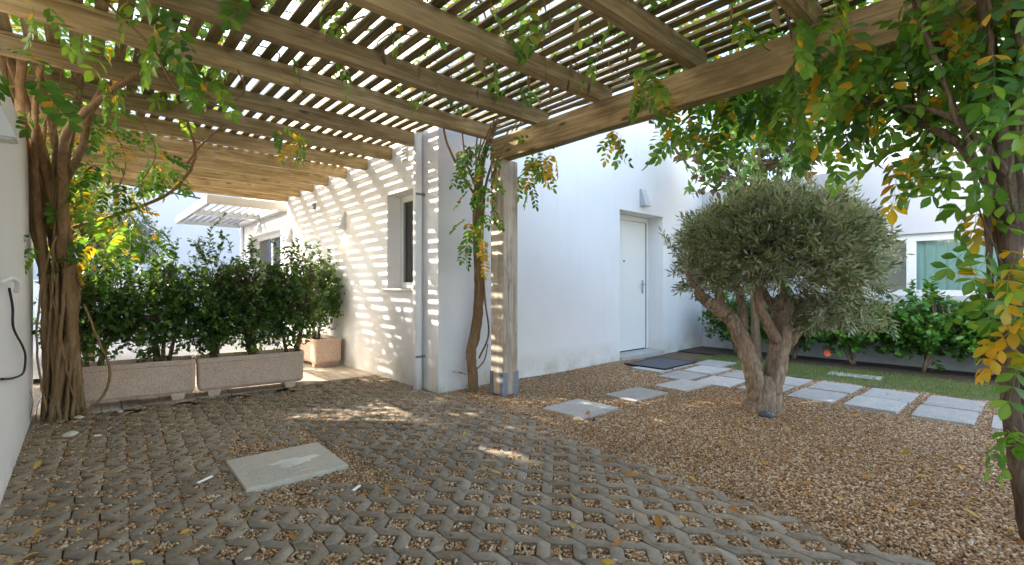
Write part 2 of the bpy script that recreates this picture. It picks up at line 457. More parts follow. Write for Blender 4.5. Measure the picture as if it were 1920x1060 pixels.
def inset(P, d):
    n = len(P); Q = np.zeros_like(P)
    for i in range(n):
        p0, p1, p2 = P[i-1], P[i], P[(i+1) % n]
        d1 = (p1-p0)/np.linalg.norm(p1-p0); d2 = (p2-p1)/np.linalg.norm(p2-p1)
        n1 = np.array([-d1[1], d1[0]]); n2 = np.array([-d2[1], d2[0]])
        m = n1+n2; m /= np.linalg.norm(m)
        Q[i] = p1 + m*d/max(0.35, m.dot(n1))
    return Q
pmeshes = []
for k in range(5):
    g = np.random.default_rng(k)
    jit = g.normal(0, 0.0010, OUT.shape); o0 = inset(OUT-cen, 0.0034) + jit
    o1 = inset(OUT-cen, 0.0054) + jit
    n = len(OUT)
    v = np.vstack([np.c_[o0, np.full(n, -0.04)], np.c_[o0, np.full(n, -0.0016)], np.c_[o1, np.zeros(n)]])
    i = np.arange(n); j = (i+1) % n
    q = np.vstack([np.stack([i, j, j+n, i+n], -1), np.stack([i+n, j+n, j+2*n, i+2*n], -1)])
    top = np.arange(2*n, 3*n)[None]
    pmeshes.append(mesh_np('paver', v, [q, top], M['paver']))
O = np.array([1.2, 2.0])
pieces = []
hole_pts = []
def in_paved(p, m=0.0):
    return -0.34+m < p[0] < edge_x(p[1])-m and -2.1 < p[1] < far_y(p[0])-m
def near_hatch(p, m):
    return HATCH[0]-m < p[0] < HATCH[1]+m and HATCH[2]-m < p[1] < HATCH[3]+m
for k in range(-60, 60):
    for s in range(-60, 60):
        # node (i, j) with i-j = k
        i0 = 2*s + k + (k % 2); j0 = i0 - k
        p = O + A_*(i0*e1 + j0*e2)
        c = p + cen
        if not in_paved(c, 0.0): continue
        if not in_paved(p + A_*2*(e1+e2)*0.9, -0.1) or not in_paved(p, -0.1): continue
        if any(near_hatch(p + t*A_*2*(e1+e2), 0.03) for t in (0, 0.25, 0.5, 0.75, 1)): continue
        pieces.append((c[0], c[1]))
pieces = np.array(pieces)
def vis_key(p):
    r = p[0]*U[0]+p[1]*V[0]; f = p[0]*U[1]+p[1]*V[1]
    if f < 1.75 or abs(r/f) > 1.15: return 1e3 + f
    return f
order = sorted(range(len(pieces)), key=lambda q: vis_key(pieces[q]))
rest_v, rest_f = [], []
for rank, q in enumerate(order):
    x, y = pieces[q]
    zz = -0.0015 + rnd.gauss(0, 0.0016)
    tilt = (rnd.gauss(0, 0.004), rnd.gauss(0, 0.004), rnd.gauss(0, 0.004))
    if rank < 300:
        link('paver', pmeshes[rank % 5], None, pav, (x+rnd.gauss(0, .001), y+rnd.gauss(0, .001), zz), tilt)
    else:
        me = pmeshes[rank % 5]
        rest_v.append((x, y, zz))
if rest_v:
    base_me = pmeshes[0]
    nv = len(base_me.vertices)
    bv = np.zeros(nv*3, np.float32); base_me.vertices.foreach_get('co', bv); bv = bv.reshape(-1, 3)
    n = len(OUT)
    i = np.arange(n); j = (i+1) % n
    bq = np.vstack([np.stack([i, j, j+n, i+n], -1), np.stack([i+n, j+n, j+2*n, i+2*n], -1)]); bt = np.arange(2*n, 3*n)[None]
    VV = np.vstack([bv+np.array(p) for p in rest_v])
    QQ = np.vstack([bq+k*nv for k in range(len(rest_v))]); TT = np.vstack([bt+k*nv for k in range(len(rest_v))])
    tag(link('far_pavers', mesh_np('far_pavers', VV, [QQ, TT], M['paver']), None, pav), kind='stuff')

# patio planks behind the troughs
deck = link('patio_deck', mesh_np('patio_deck', [(-0.3, 5.5, -0.03), (2.737, 5.5, -0.03), (2.737, 8.2, -0.03), (-0.3, 8.2, -0.03)], np.array([[0, 1, 2, 3]]), M['soil']))
tag(deck, kind='structure')
pw = 0.1445
pm = MB().box(-1.33, 1.33, -pw/2+0.0025, pw/2-0.0025, -0.02, 0.002).mesh('plank', M['plank'], 0.002)
for k in range(21):
    link('plank', pm, None, deck, (-0.225+k*pw, 6.86 + (0.02 if k % 2 else 0), rnd.gauss(0, 0.0008)), (0, 0, R(90)))

# gravel bed, lawn, planting bed
tag(link('gravel_bed', mesh_np('gravel_bed', [(2.35, -3, -0.016), (9, -3, -0.016), (9, 4.25, -0.016), (2.35, 4.25, -0.016)], np.array([[0, 1, 2, 3]]), M['bedding'])), kind='structure')
tag(link('lawn', mesh_np('lawn', [(6.46, -3, -0.004), (7.56, -3, -0.004), (7.56, 3.45, -0.004), (6.75, 3.45, -0.004), (6.46, 3.0, -0.004)], np.array([[0, 1, 2, 3, 4]]), M['lawn'])), kind='structure')
tag(link('planting_bed', mesh_np('planting_bed', [(7.56, -3, 0.0), (8.46, -3, 0.0), (8.46, 4.16, 0.0), (7.56, 4.16, 0.0)], np.array([[0, 1, 2, 3]]), M['soil'])), kind='structure')
path = link('garden_path', mesh_np('garden_path', [(5.15, -3, -0.012), (6.4, -3, -0.012), (6.4, 3.3, -0.012), (5.15, 3.3, -0.012)], np.array([[0, 1, 2, 3]]), M['bedding']))
tag(path, kind='structure')
slabs = [(3.32, 2.755, 0.50, 0.46, 0.02), (4.19, 2.745, 0.56, 0.37, -0.03), (4.93, 2.64, 0.55, 0.37, -0.05)]
for r_ in range(-4, 5):
    yy = 1.02 + r_*0.477
    if yy > 3.2: continue
    slabs.append((5.455 + rnd.gauss(0, .012), yy, 0.53, 0.385, rnd.gauss(0, .012)))
    slabs.append((6.05 + rnd.gauss(0, .012), yy-0.01, 0.53, 0.385, rnd.gauss(0, .012)))
slabs.append((6.05, 3.42, 0.53, 0.385, 0.0)); slabs.append((5.6, 3.44, 0.3, 0.42, 0.0)); slabs.append((6.64, 3.08, 0.52, 0.40, 0.01))
for x, y, w, d, rz in slabs:
    link('slab', MB().box(-w/2, w/2, -d/2, d/2, -0.04, 0.0).mesh('slab', M['slab'], 0.004), None, path, (x, y, 0.017+rnd.gauss(0, .002)), (rnd.gauss(0, .004), rnd.gauss(0, .004), rz))
link('slab', MB().box(-0.13, 0.13, -0.27, 0.27, -0.03, 0.02).mesh('slab', M['slab'], 0.004), None, path, (7.06, 1.53, -0.014), (0, 0, 0.05))

# loose gravel: stone positions, drawn with geometry-node instances
def inside_slab(P):
    m = np.zeros(len(P), bool)
    for x, y, w, d, rz in slabs:
        c, s = math.cos(-rz), math.sin(-rz)
        dx, dy = P[:, 0]-x, P[:, 1]-y
        lx, ly = dx*c-dy*s, dx*s+dy*c
        m |= (abs(lx) < w/2-0.002) & (abs(ly) < d/2-0.002)
    return m
def jgrid(x0, x1, y0, y1, pitch):
    X, Y = np.meshgrid(np.arange(x0, x1, pitch), np.arange(y0, y1, pitch))
    P = np.stack([X.ravel(), Y.ravel()], -1)
    return P + rng.uniform(-pitch*0.55, pitch*0.55, P.shape)
P = jgrid(2.4, 6.6, -1.2, 4.15, 0.0112)
bump = 0.05*np.sin(P[:, 1]*7.3)+0.035*np.sin(P[:, 1]*17.1+1)+rng.normal(0, 0.02, len(P))
keep = (P[:, 0] > edge_x(P[:, 1])+bump-0.03) & ~inside_slab(P) & ((P[:, 1] < 4.15) & (P[:, 0] > 2.78) | (P[:, 1] < 4.1))
fwd = P[:, 0]*U[1]+P[:, 1]*V[1]; rgt = P[:, 0]*U[0]+P[:, 1]*V[0]
keep &= (fwd > 1.2) & (rgt/fwd < 1.3) & (P[:, 0] < 6.45+0.06*np.sin(P[:, 1]*9))
P = P[keep]
gp = np.c_[P, -0.010 + rng.uniform(0, 0.010, len(P)) + 0.006*np.sin(P[:, 0]*3.1)*np.sin(P[:, 1]*2.7)]
# spill over the paving's edge
hp = jgrid(-0.3, 3.0, -0.6, 5.5, 0.0118)
st = hp - O
si = (st@e1)/A_; ti = (st@e2)/A_
fs, ft = np.abs((si % 1)-0.5), np.abs((ti % 1)-0.5)
inhole = (fs < 0.5-B_/A_/2) & (ft < 0.5-B_/A_/2)
hatchm = (hp[:, 0] > HATCH[0]-0.06) & (hp[:, 0] < HATCH[1]+0.06) & (hp[:, 1] > HATCH[2]-0.06) & (hp[:, 1] < HATCH[3]+0.06)
core = (hp[:, 0] > HATCH[0]) & (hp[:, 0] < HATCH[1]) & (hp[:, 1] > HATCH[2]) & (hp[:, 1] < HATCH[3])
f2 = hp[:, 0]*U[1]+hp[:, 1]*V[1]
ok = (inhole | hatchm) & ~core & (hp[:, 0] < edge_x(hp[:, 1])) & (f2 > 1.5)
loose = (~inhole) & ~core & (rng.random(len(hp)) < 0.012) & (hp[:, 0] < edge_x(hp[:, 1])) & (f2 > 1.5)
h1 = hp[ok]; h1 = np.c_[h1, -0.0145+rng.uniform(0, 0.010, len(h1)) + 0.005*np.sin(h1[:, 0]*9)*np.sin(h1[:, 1]*8)]
under = ~inhole & ~hatchm & (hp[:, 0] < edge_x(hp[:, 1])+0.13) & (f2 > 1.5) & (((hp[:, 0] > HATCH[0]-0.5) & (hp[:, 0] < HATCH[1]+0.5) & (hp[:, 1] > HATCH[2]-0.5) & (hp[:, 1] < HATCH[3]+0.5)) | (hp[:, 0] < -0.1) | (hp[:, 0] > edge_x(hp[:, 1])-0.3))
h3 = hp[under]; h3 = np.c_[h3, -0.0155+rng.uniform(0, 0.005, len(h3))]
h2 = hp[loose]; h2 = np.c_[h2, np.full(len(h2), 0.003)]
pts = np.vstack([gp, h1, h2, h3])

def gravel_tree():
    ng = bpy.data.node_groups.new('gravel_stones', 'GeometryNodeTree')
    ng.interface.new_socket('Geometry', in_out='INPUT', socket_type='NodeSocketGeometry')
    ng.interface.new_socket('Geometry', in_out='OUTPUT', socket_type='NodeSocketGeometry')
    N = ng.nodes.new; L = ng.links.new
    gi, go = N('NodeGroupInput'), N('NodeGroupOutput')
    ico = N('GeometryNodeMeshIcoSphere'); ico.inputs['Radius'].default_value = 0.0068; ico.inputs['Subdivisions'].default_value = 2
    nz = N('ShaderNodeTexNoise'); nz.inputs['Scale'].default_value = 150
    sub = N('ShaderNodeVectorMath'); sub.operation = 'SUBTRACT'; sub.inputs[1].default_value = (0.5, 0.5, 0.5)
    scl = N('ShaderNodeVectorMath'); scl.operation = 'SCALE'; scl.inputs['Scale'].default_value = 0.0075
    sp = N('GeometryNodeSetPosition')
    L(ico.outputs['Mesh'], sp.inputs['Geometry']); L(nz.outputs['Color'], sub.inputs[0]); L(sub.outputs[0], scl.inputs[0]); L(scl.outputs[0], sp.inputs['Offset'])
    sm = N('GeometryNodeSetMaterial'); sm.inputs['Material'].default_value = M['pebble']; L(sp.outputs[0], sm.inputs['Geometry'])
    iop = N('GeometryNodeInstanceOnPoints')
    L(gi.outputs[0], iop.inputs['Points']); L(sm.outputs[0], iop.inputs['Instance'])
    rr = N('FunctionNodeRandomValue'); rr.data_type = 'FLOAT_VECTOR'; rr.inputs[0].default_value = (-0.5, -0.5, 0); rr.inputs[1].default_value = (0.5, 0.5, 6.28)
    rs = N('FunctionNodeRandomValue'); rs.data_type = 'FLOAT_VECTOR'; rs.inputs[0].default_value = (0.75, 0.55, 0.5); rs.inputs[1].default_value = (1.7, 1.15, 0.95); rs.inputs['Seed'].default_value = 5
    L(rr.outputs[0], iop.inputs['Rotation']); L(rs.outputs[0], iop.inputs['Scale'])
    L(iop.outputs[0], go.inputs[0])
    return ng
gme = bpy.data.meshes.new('gravel')
gme.vertices.add(len(pts)); gme.vertices.foreach_set('co', pts.astype(np.float32).ravel()); gme.update()
gravel = link('gravel', gme, M['pebble'])
md = gravel.modifiers.new('stones', 'NODES'); md.node_group = gravel_tree()
tag(gravel, 'loose brown and tan gravel around the stepping slabs and in the paving holes', 'gravel', kind='stuff')

# ------------------------------------------------------------------ house with the pergola
WX, FY = 2.737, 4.162
HT = 7.0
house = tag(empty('house', (WX, FY, 0)), 'white rendered house behind the pergola post, with the pale front door', 'house')
def hp_(o):     # parent to the house without moving it
    o.parent = house; o.matrix_parent_inverse = Matrix.Translation((-WX, -FY, 0)); return o
w = MB()
w.box(WX, WX+0.32, FY, 4.56, -0.1, HT); w.box(WX, WX+0.32, 5.262, 9.0, -0.1, HT)
w.box(WX, WX+0.32, 4.56, 5.262, -0.1, 1.045); w.box(WX, WX+0.32, 4.56, 5.262, 2.187, HT)
hp_(w.obj('side_wall', M['plaster']))
w = MB()
DX0, DX1, DZ = 5.907, 7.112, 2.24
w.box(WX+0.32, DX0, FY, FY+0.36, -0.1, HT); w.box(DX1, 8.46, FY, FY+0.36, -0.1, HT); w.box(DX0, DX1, FY, FY+0.36, DZ, HT)
hp_(w.obj('front_wall', M['plaster']))
w = MB().box(WX+0.10, WX+0.42, 9.0, 9.75, -0.1, 3.1).box(WX+0.10, WX+0.42, 12.0, 12.65, -0.1, 3.1).box(WX+0.10, WX+0.42, 9.75, 12.0, 2.19, 3.1)
hp_(w.obj('rear_wall', M['plaster']))
hp_(MB().box(WX+0.42, 8.46, 12.4, 12.65, -0.1, 3.1).box(8.2, 8.46, FY+0.36, 12.4, -0.1, 3.1).obj('back_wall', M['plaster']))
hp_(MB().box(WX+0.002, 8.458, FY+0.002, 9.0, HT, HT+0.15).obj('roof', M['plaster']))
hp_(MB().box(WX+0.102, 8.458, 9.002, 12.648, 3.1, 3.2).obj('rear_roof', M['plaster']))
hp_(MB().box(5.2, 5.3, FY+0.36, 9.0, -0.1, HT).box(WX+0.32, 5.2, 8.9, 9.0, -0.1, HT).obj('partition', M['plaster']))
# side window
win = hp_(empty('window', (WX+0.2, 4.9, 1.05)))
def sub(o, parent):
    bpy.context.view_layer.update()
    o.parent = parent; o.matrix_parent_inverse = parent.matrix_world.inverted(); return o
fx0, fx1 = WX+0.17, WX+0.225
f = MB().box(fx0, fx1, 4.56, 4.615, 1.075, 2.187).box(fx0, fx1, 5.20, 5.262, 1.075, 2.187).box(fx0, fx1, 4.615, 5.20, 2.115, 2.187).box(fx0, fx1, 4.615, 5.20, 1.075, 1.145)
sub(f.obj('window_frame', M['white'], None, 0.004), win)
sg = m_plain('sash_grey', (0.22, 0.21, 0.19), 0.5)
sub(MB().box(fx0+0.012, fx1-0.006, 4.617, 4.66, 1.147, 2.113).obj('sash', sg), win)
sub(MB().box(fx0+0.012, fx1-0.006, 5.168, 5.198, 1.147, 2.113).obj('sash', sg), win)
sub(box('pane', fx0+0.028, fx0+0.034, 4.66, 5.168, 1.147, 2.113, M['glass']), win)
sub(box('inner_blind', fx1+0.10, fx1+0.11, 4.60, 4.93, 1.10, 2.15, m_plain('blind_cloth', (0.30, 0.29, 0.26), 0.9)), win)
sub(box('window_sill', WX-0.035, WX+0.168, 4.52, 5.33, 1.045, 1.073, M['stonesill'], None, 0.005), win)
# door
door = hp_(empty('front_door', (6.5, FY+0.3, 0.0)))
sub(box('door_leaf', DX0+0.05, DX1-0.065, FY+0.285, FY+0.33, 0.07, DZ-0.085, M['door'], None, 0.004), door)
f = MB().box(DX0, DX0+0.045, FY+0.27, FY+0.35, 0.06, DZ).box(DX1-0.06, DX1, FY+0.27, FY+0.35, 0.06, DZ).box(DX0+0.045, DX1-0.06, FY+0.27, FY+0.35, DZ-0.08, DZ)
sub(f.obj('door_frame', M['door'], None, 0.003), door)
sub(box('door_seal', DX1-0.0648, DX1-0.0602, FY+0.276, FY+0.30, 0.07, DZ-0.085, m_plain('seal_brown', (0.10, 0.08, 0.06), 0.6)), door)
sub(box('door_seal', DX0+0.05, DX1-0.065, FY+0.30, FY+0.32, 0.054, 0.069, M['dark']), door)
sub(box('threshold', DX0+0.002, DX1-0.002, FY-0.03, FY+0.36, -0.06, 0.052, M['slab'], None, 0.006), door)
hd = MB().box(6.925, 6.965, FY+0.272, FY+0.284, 0.98, 1.20)
hd.box(6.935, 6.955, FY+0.235, FY+0.272, 1.12, 1.14).box(6.835, 6.955, FY+0.222, FY+0.236, 1.115, 1.14)
sub(hd.obj('door_handle', M['chrome'], None, 0.003), door)
pe = tube('peephole', [(6.42, FY+0.288, 1.50), (6.42, FY+0.272, 1.50)], [0.014], M['rubber'], None, 2, 10); sub(pe, door)
# downpipe
dp = hp_(tube('downpipe', [(WX-0.055, 4.475, -0.02), (WX-0.055, 4.475, 1.5), (WX-0.055, 4.475, 3.4)], [0.05], M['pipe'], None, 12, 16))
for z in (0.35, 2.08, 3.2):
    b_ = MB().box(WX-0.11, WX, 4.42, 4.426, z-0.012, z+0.012).box(WX-0.03, WX, 4.41, 4.42, z-0.01, z+0.01)
    sub(b_.obj('pipe_clip', M['steel']), dp)
# vent grille
vg = hp_(MB().box(WX-0.012, WX-0.002, 4.78, 4.90, 2.52, 2.73).obj('vent_grille', M['lampwhite']))
for k in range(5):
    sub(MB().prism([(WX-0.03, 2.535+k*0.038), (WX-0.013, 2.535+k*0.038), (WX-0.013, 2.558+k*0.038)], 1, 4.79, 4.89).obj('louvre', M['lampwhite']), vg)
# small round bell on the side wall
hp_(tube('round_bell', [(WX, 7.66, 2.36), (WX-0.03, 7.66, 2.36)], [0.055, 0.05], M['steel'], None, 3, 16))
# rear sliding door and canopy
rd = hp_(empty('sliding_door', (WX+0.3, 10.8, 0)))
f = MB().box(WX+0.27, WX+0.33, 9.75, 9.81, 0, 2.19).box(WX+0.27, WX+0.33, 10.86, 10.94, 0, 2.19).box(WX+0.27, WX+0.33, 11.94, 12.0, 0, 2.19).box(WX+0.27, WX+0.33, 9.81, 10.86, 2.12, 2.19).box(WX+0.27, WX+0.33, 10.94, 11.94, 2.12, 2.19)
sub(f.obj('door_frame', M['white']), rd)
for y0, y1 in ((9.81, 10.86), (10.94, 11.94)):
    sub(box('pane', WX+0.295, WX+0.30, y0, y1, 0.02, 2.12, M['glass']), rd)
sub(box('curtain', WX+0.40, WX+0.41, 9.8, 11.95, 0.05, 2.15, m_plain('pale_curtain', (0.6, 0.58, 0.52), 0.9)), rd)
cp = hp_(empty('canopy', (2.2, 10.9, 2.5)))
cx0, cx1, cy0, cy1 = 1.55, WX+0.10, 9.25, 12.75
f = MB().box(cx0, cx0+0.05, cy0, cy1, 2.48, 2.62).box(cx0+0.05, cx1, cy0, cy0+0.05, 2.48, 2.62).box(cx0+0.05, cx1, cy1-0.05, cy1, 2.48, 2.62).box(cx0+0.05, cx1, 10.95, 11.03, 2.50, 2.60).box(cx1-0.06, cx1-0.002, cy0+0.05, 10.95, 2.48, 2.62).box(cx1-0.06, cx1-0.002, 11.03, cy1-0.05, 2.48, 2.62)
M['cangrey'] = m_plain('canopy_grey', (0.16, 0.15, 0.14), 0.6)
sub(f.obj('canopy_frame', m_plain('canopy_frame_paint', (0.42, 0.41, 0.38), 0.6)), cp)
for k in range(9):
    x = cx0+0.13+k*0.125
    sub(MB().box(x, x+0.02, cy0+0.05, cy1-0.05, 2.55, 2.60).obj('slat', M['cangrey']), cp)
hp_(tube('rear_downpipe', [(WX+0.06, 12.5, 0), (WX+0.06, 12.5, 1.4), (WX+0.06, 12.5, 2.48)], [0.04], M['pipe'], None, 6, 12))

# wall lamps: wedge shades
def wall_lamp(loc, facing, label, mat, w=0.10, h=0.24, d=0.10, glow=False):
    t = tag(empty('wall_lamp', loc, facing), label, 'wall lamp', 'wedge wall lamps on the white walls')
    m = MB().prism([(0, 0), (-d, 0), (-d*0.25, h), (0, h)], 1, -w/2, w/2)     # local -X points away from the wall
    link('lamp_shade', m.mesh('lamp_shade', mat, 0.004), None, t)
    link('lens', MB().box(-d*0.85, -0.015, -w*0.38, w*0.38, -0.006, -0.0005).mesh('lens', M['lens']), None, t)
    if glow:
        l = bpy.data.lights.new('lamp_bulb', 'SPOT'); l.energy = 1.2; l.color = (1, 0.62, 0.32); l.spot_size = R(100); l.shadow_soft_size = 0.02
        lo = bpy.data.objects.new('lamp_bulb', l); col.objects.link(lo); lo.parent = t; lo.location = (-d*0.5, 0, -0.02)
    return t
wall_lamp((WX, 6.52, 1.89), 0, 'pale wedge lamp glowing on the striped wall left of the window', M['lampwhite'], 0.11, 0.25, glow=True)
wall_lamp((WX, 8.80, 1.87), 0, 'pale wedge lamp near the far corner of the striped wall', M['lampwhite'])
wall_lamp((WX+0.10, 11.1, 2.24), 0, 'small pale wedge lamp under the white slatted canopy', M['lampwhite'])
wall_lamp((6.50, FY, 2.34), R(90), 'grey wedge lamp above the front door', M['lampgrey'], 0.15, 0.27, 0.12)
wall_lamp((-0.3, 2.98, 1.73), R(180), 'white wedge lamp on the boundary wall at the left picture edge', M['lampwhite'], 0.13, 0.20, 0.10)

# ------------------------------------------------------------------ pergola
per = tag(empty('pergola', (3.2, 3.65, 0)), 'weathered timber pergola of rafters and slats over the paving', 'pergola')
def pp(o): o.parent = per; o.matrix_parent_inverse = Matrix.Translation((-3.2, -3.65, 0)); return o
def timber(name, L, w, h, mat, loc, rot=(0, 0, 0), bev=0.006, seed=0):
    """timber along local X, slightly uneven"""
    g = np.random.default_rng(seed)
    bm = MB().box(-L/2, L/2, -w/2, w/2, -h/2, h/2)
    cuts = max(2, int(L/0.45))
    bmesh.ops.subdivide_edges(bm.bm, edges=[e for e in bm.bm.edges if abs(e.verts[0].co.x-e.verts[1].co.x) > L*0.5], cuts=cuts)
    for v in bm.bm.verts:
        v.co.y += g.normal(0, 0.0018); v.co.z += g.normal(0, 0.0018)
    me = bm.mesh(name, mat)
    return pp(link(name, me, None, None, loc, rot))
RZ0, RH, RW = 2.60, 0.14, 0.075
RY = [-1.25, -0.55, 0.17, 0.86, 1.565, 2.375, 3.10, 3.735, 4.46, 5.135, 5.79, 6.43, 7.085, 7.71, 8.335, 8.955]
for k, y in enumerate(RY):
    x1 = WX-0.004 if y > 4.1 else (3.10 if y > 3.5 else 3.26)
    x0 = -0.62
    timber('rafter', x1-x0, RW, RH, M['rafter'], ((x0+x1)/2, y+RW/2, RZ0+RH/2), (rnd.gauss(0, 0.004), 0, rnd.gauss(0, 0.0012)), seed=k)
timber('main_beam', 5.2, 0.105, 0.232, M['rafter'], (3.1615, 1.17, 2.365+0.116), (0, 0, R(90)), seed=50)
timber('edge_beam', 10.6, 0.07, 0.08, M['rafter'], (-0.50, 3.9, 2.60-0.041), (0, 0, R(90)), seed=51)
SP = 0.112
ks = 0
x = -0.58
while x < 3.40:
    y1 = 9.12 if x < WX-0.05 else 4.13
    y0 = -1.5
    segs = [(y0, 3.78), (3.785, y1)] if y1 > 5 else [(y0, y1)]
    for (s0, s1) in segs:
        timber('slat', s1-s0, 0.069+rnd.gauss(0, .003), 0.015, M['slat'], (x+rnd.gauss(0, .004), (s0+s1)/2, 2.752+rnd.gauss(0, .0015)), (R(90)*0+rnd.gauss(0, .03), 0, R(90)+rnd.gauss(0, .0009)), seed=100+ks)
        ks += 1
    x += SP
def post(x0, y0, lab=None):
    p = pp(box('post', x0, x0+0.2, y0, y0+0.195, 0.012, 2.363, M['post'], None, 0.006))
    # grain runs along the post: rebuild with local X up
    bpy.data.meshes.remove(p.data, do_unlink=False) if False else None
    m = MB().box(-1.1755, 1.1755, -0.1, 0.1, -0.0975, 0.0975).mesh('post', M['post'], 0.007)
    p.data = m; p.rotation_euler = (0, R(-90), 0)
    p.rotation_euler = (0, R(-90), 0)
    for sx, sy in ((0, 0), (1, 0), (0, 1), (1, 1)):
        cx, cy = x0+0.2*sx, y0+0.195*sy
        dx, dy = (1 if sx == 0 else -1), (1 if sy == 0 else -1)
        t = 0.005
        xs = sorted((cx-dx*t, cx+dx*0.06)); ys = sorted((cy-dy*t, cy-dy*0.0005))
        m = MB().box(xs[0], xs[1], ys[0], ys[1], -0.02, 0.24)
        xs = sorted((cx-dx*t, cx-dx*0.0005)); ys = sorted((cy, cy+dy*0.045))
        m.box(xs[0], xs[1], ys[0], ys[1], -0.02, 0.24)
        sub(m.obj('bracket', M['steel']), p)
    return p
post(3.109, 3.57)
post(3.109, -0.42)

# ------------------------------------------------------------------ other walls and buildings
bw = tag(empty('boundary_wall', (-0.4, 3, 0)), 'smooth white boundary wall along the paving, ending at the vine trunk', 'wall')
def bp(o): o.parent = bw; o.matrix_parent_inverse = Matrix.Translation((0.4, -3, 0)); return o
bp(MB().box(-0.5, -0.3, -4.0, 5.78, -0.1, 2.20).obj('wall_body', M['plaster_left'], None, 0.006))
gar = tag(empty('garage', (8.46, 1.5, 0)), 'low white garage with a strip window and pale green curtains', 'garage')
def gp_(o): o.parent = gar; o.matrix_parent_inverse = Matrix.Translation((-8.46, -1.5, 0)); return o
GX = 8.46
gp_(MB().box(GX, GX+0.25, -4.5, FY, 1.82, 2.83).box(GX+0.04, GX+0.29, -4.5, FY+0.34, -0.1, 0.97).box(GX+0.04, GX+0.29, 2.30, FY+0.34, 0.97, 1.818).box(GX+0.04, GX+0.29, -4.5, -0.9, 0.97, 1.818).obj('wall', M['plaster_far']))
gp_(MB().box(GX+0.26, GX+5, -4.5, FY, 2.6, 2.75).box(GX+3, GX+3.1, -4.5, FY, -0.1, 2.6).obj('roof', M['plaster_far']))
gw = gp_(empty('window', (GX+0.1, 0.7, 0.97)))
f = MB().box(GX+0.05, GX+0.13, -0.9, 2.30, 0.972, 1.05).box(GX+0.05, GX+0.13, -0.9, 2.30, 1.72, 1.817)
for y0, y1 in ((-0.9, -0.82), (0.10, 0.19), (1.14, 1.245), (2.22, 2.30)):
    f.box(GX+0.052, GX+0.128, y0, y1, 1.05, 1.72)
sub(f.obj('window_frame', M['white']), gw)
for y0, y1 in ((-0.82, 0.10), (0.19, 1.14), (1.245, 2.22)):
    sub(box('pane', GX+0.09, GX+0.095, y0, y1, 1.05, 1.72, M['glassteal']), gw)
def curtain(y0, y1, x, z0, z1):
    n = int((y1-y0)*90)
    y = np.linspace(y0, y1, n)
    X = x + 0.03*np.sin(y*46+1.5*np.sin(y*7)) + 0.008*np.sin(y*113)
    v = np.vstack([np.c_[X, y, np.full(n, z0)], np.c_[X+0.004, y, np.full(n, z1)]])
    i = np.arange(n-1); q = np.stack([i, i+1, i+1+n, i+n], -1)
    return mesh_np('curtain', v, q, M['curtain'], smooth=True)
sub(link('curtain', curtain(0.12, 1.16, GX+0.145, 0.98, 1.80)), gw)
sub(link('curtain', curtain(-0.8, -0.1, GX+0.145, 0.98, 1.80)), gw)
up = tag(empty('upper_storey', (10.5, 0, 2.8)), 'sunlit white upper storey rising behind the garage parapet', 'building')
o = link('wall', MB().box(10.5, 15, -6, 3.09, 0.0, 6.2).mesh('wall', M['plaster']), None, up); o.location = (-10.5, 0, -2.8)
nh = tag(empty('neighbour_house', (1, 17.5, 0)), 'pale shaded white house wall far behind the hedge and the cable', 'house')
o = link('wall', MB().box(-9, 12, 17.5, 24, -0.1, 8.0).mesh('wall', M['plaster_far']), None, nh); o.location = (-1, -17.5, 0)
fw = tag(link('garden_wall', MB().box(-6, 4.5, 16.0, 16.2, -0.1, 1.25).mesh('garden_wall', M['plaster'])), 'low sunlit white wall seen through the trough hedge', 'wall')

# ------------------------------------------------------------------ planter troughs
def trough(loc, rz, L, D, Hh, label):
    t = tag(empty('planter_trough', loc, rz), label, 'planter', 'speckled stone planter troughs')
    fz = 0.055
    bm = bmesh.new()
    rings = [(0.90, fz), (0.985, fz+0.03), (1.0, fz+Hh-0.05), (1.025, fz+Hh-0.045), (1.025, fz+Hh-0.008), (1.0, fz+Hh), (0.93, fz+Hh), (0.91, fz+Hh-0.07)]
    prev = None
    for s, z in rings:
        dx = L/2 - (1-s)*0.25; dy = D/2 - (1-s)*0.25
        r = 0.03
        pts_ = []
        for cx, cy, a0 in ((dx-r, dy-r, 0), (-dx+r, dy-r, 90), (-dx+r, -dy+r, 180), (dx-r, -dy+r, 270)):
            for k in range(4):
                a_ = R(a0+k*30); pts_.append((cx+r*math.cos(a_), cy+r*math.sin(a_), z))
        ring = [bm.verts.new(p) for p in pts_]
        if prev:
            n = len(ring)
            for i in range(n): bm.faces.new((prev[i], prev[(i+1) % n], ring[(i+1) % n], ring[i]))
        else: bm.faces.new(ring[::-1])
        prev = ring
    me = bpy.data.meshes.new('trough_body'); bm.to_mesh(me); bm.free(); me.materials.append(M['planter'])
    link('trough_body', me, None, t)
    link('soil', MB().box(-L/2+0.03, L/2-0.03, -D/2+0.03, D/2-0.03, fz+Hh-0.12, fz+Hh-0.045).mesh('soil', M['soil']), None, t)
    for sx in (-1, 1):
        m = MB().prism([(-0.045, 0), (0.045, 0), (0.06, fz+0.004), (-0.06, fz+0.004)], 1, -D/2+0.01, D/2-0.02)
        link('foot', m.mesh('foot', M['planter'], 0.004), None, t, (sx*(L/2-0.14), 0, 0))
    return t
rzp = -0.115
trough((0.37, 5.80, 0), rzp, 0.985, 0.36, 0.33, 'speckled pink stone trough beside the vine trunk')
trough((1.365, 5.685, 0), rzp, 0.985, 0.36, 0.33, 'speckled pink stone trough in the middle of the hedge row')
trough((2.50, 6.90, 0), R(90), 0.86, 0.36, 0.33, 'tan stone trough end-on against the striped wall')

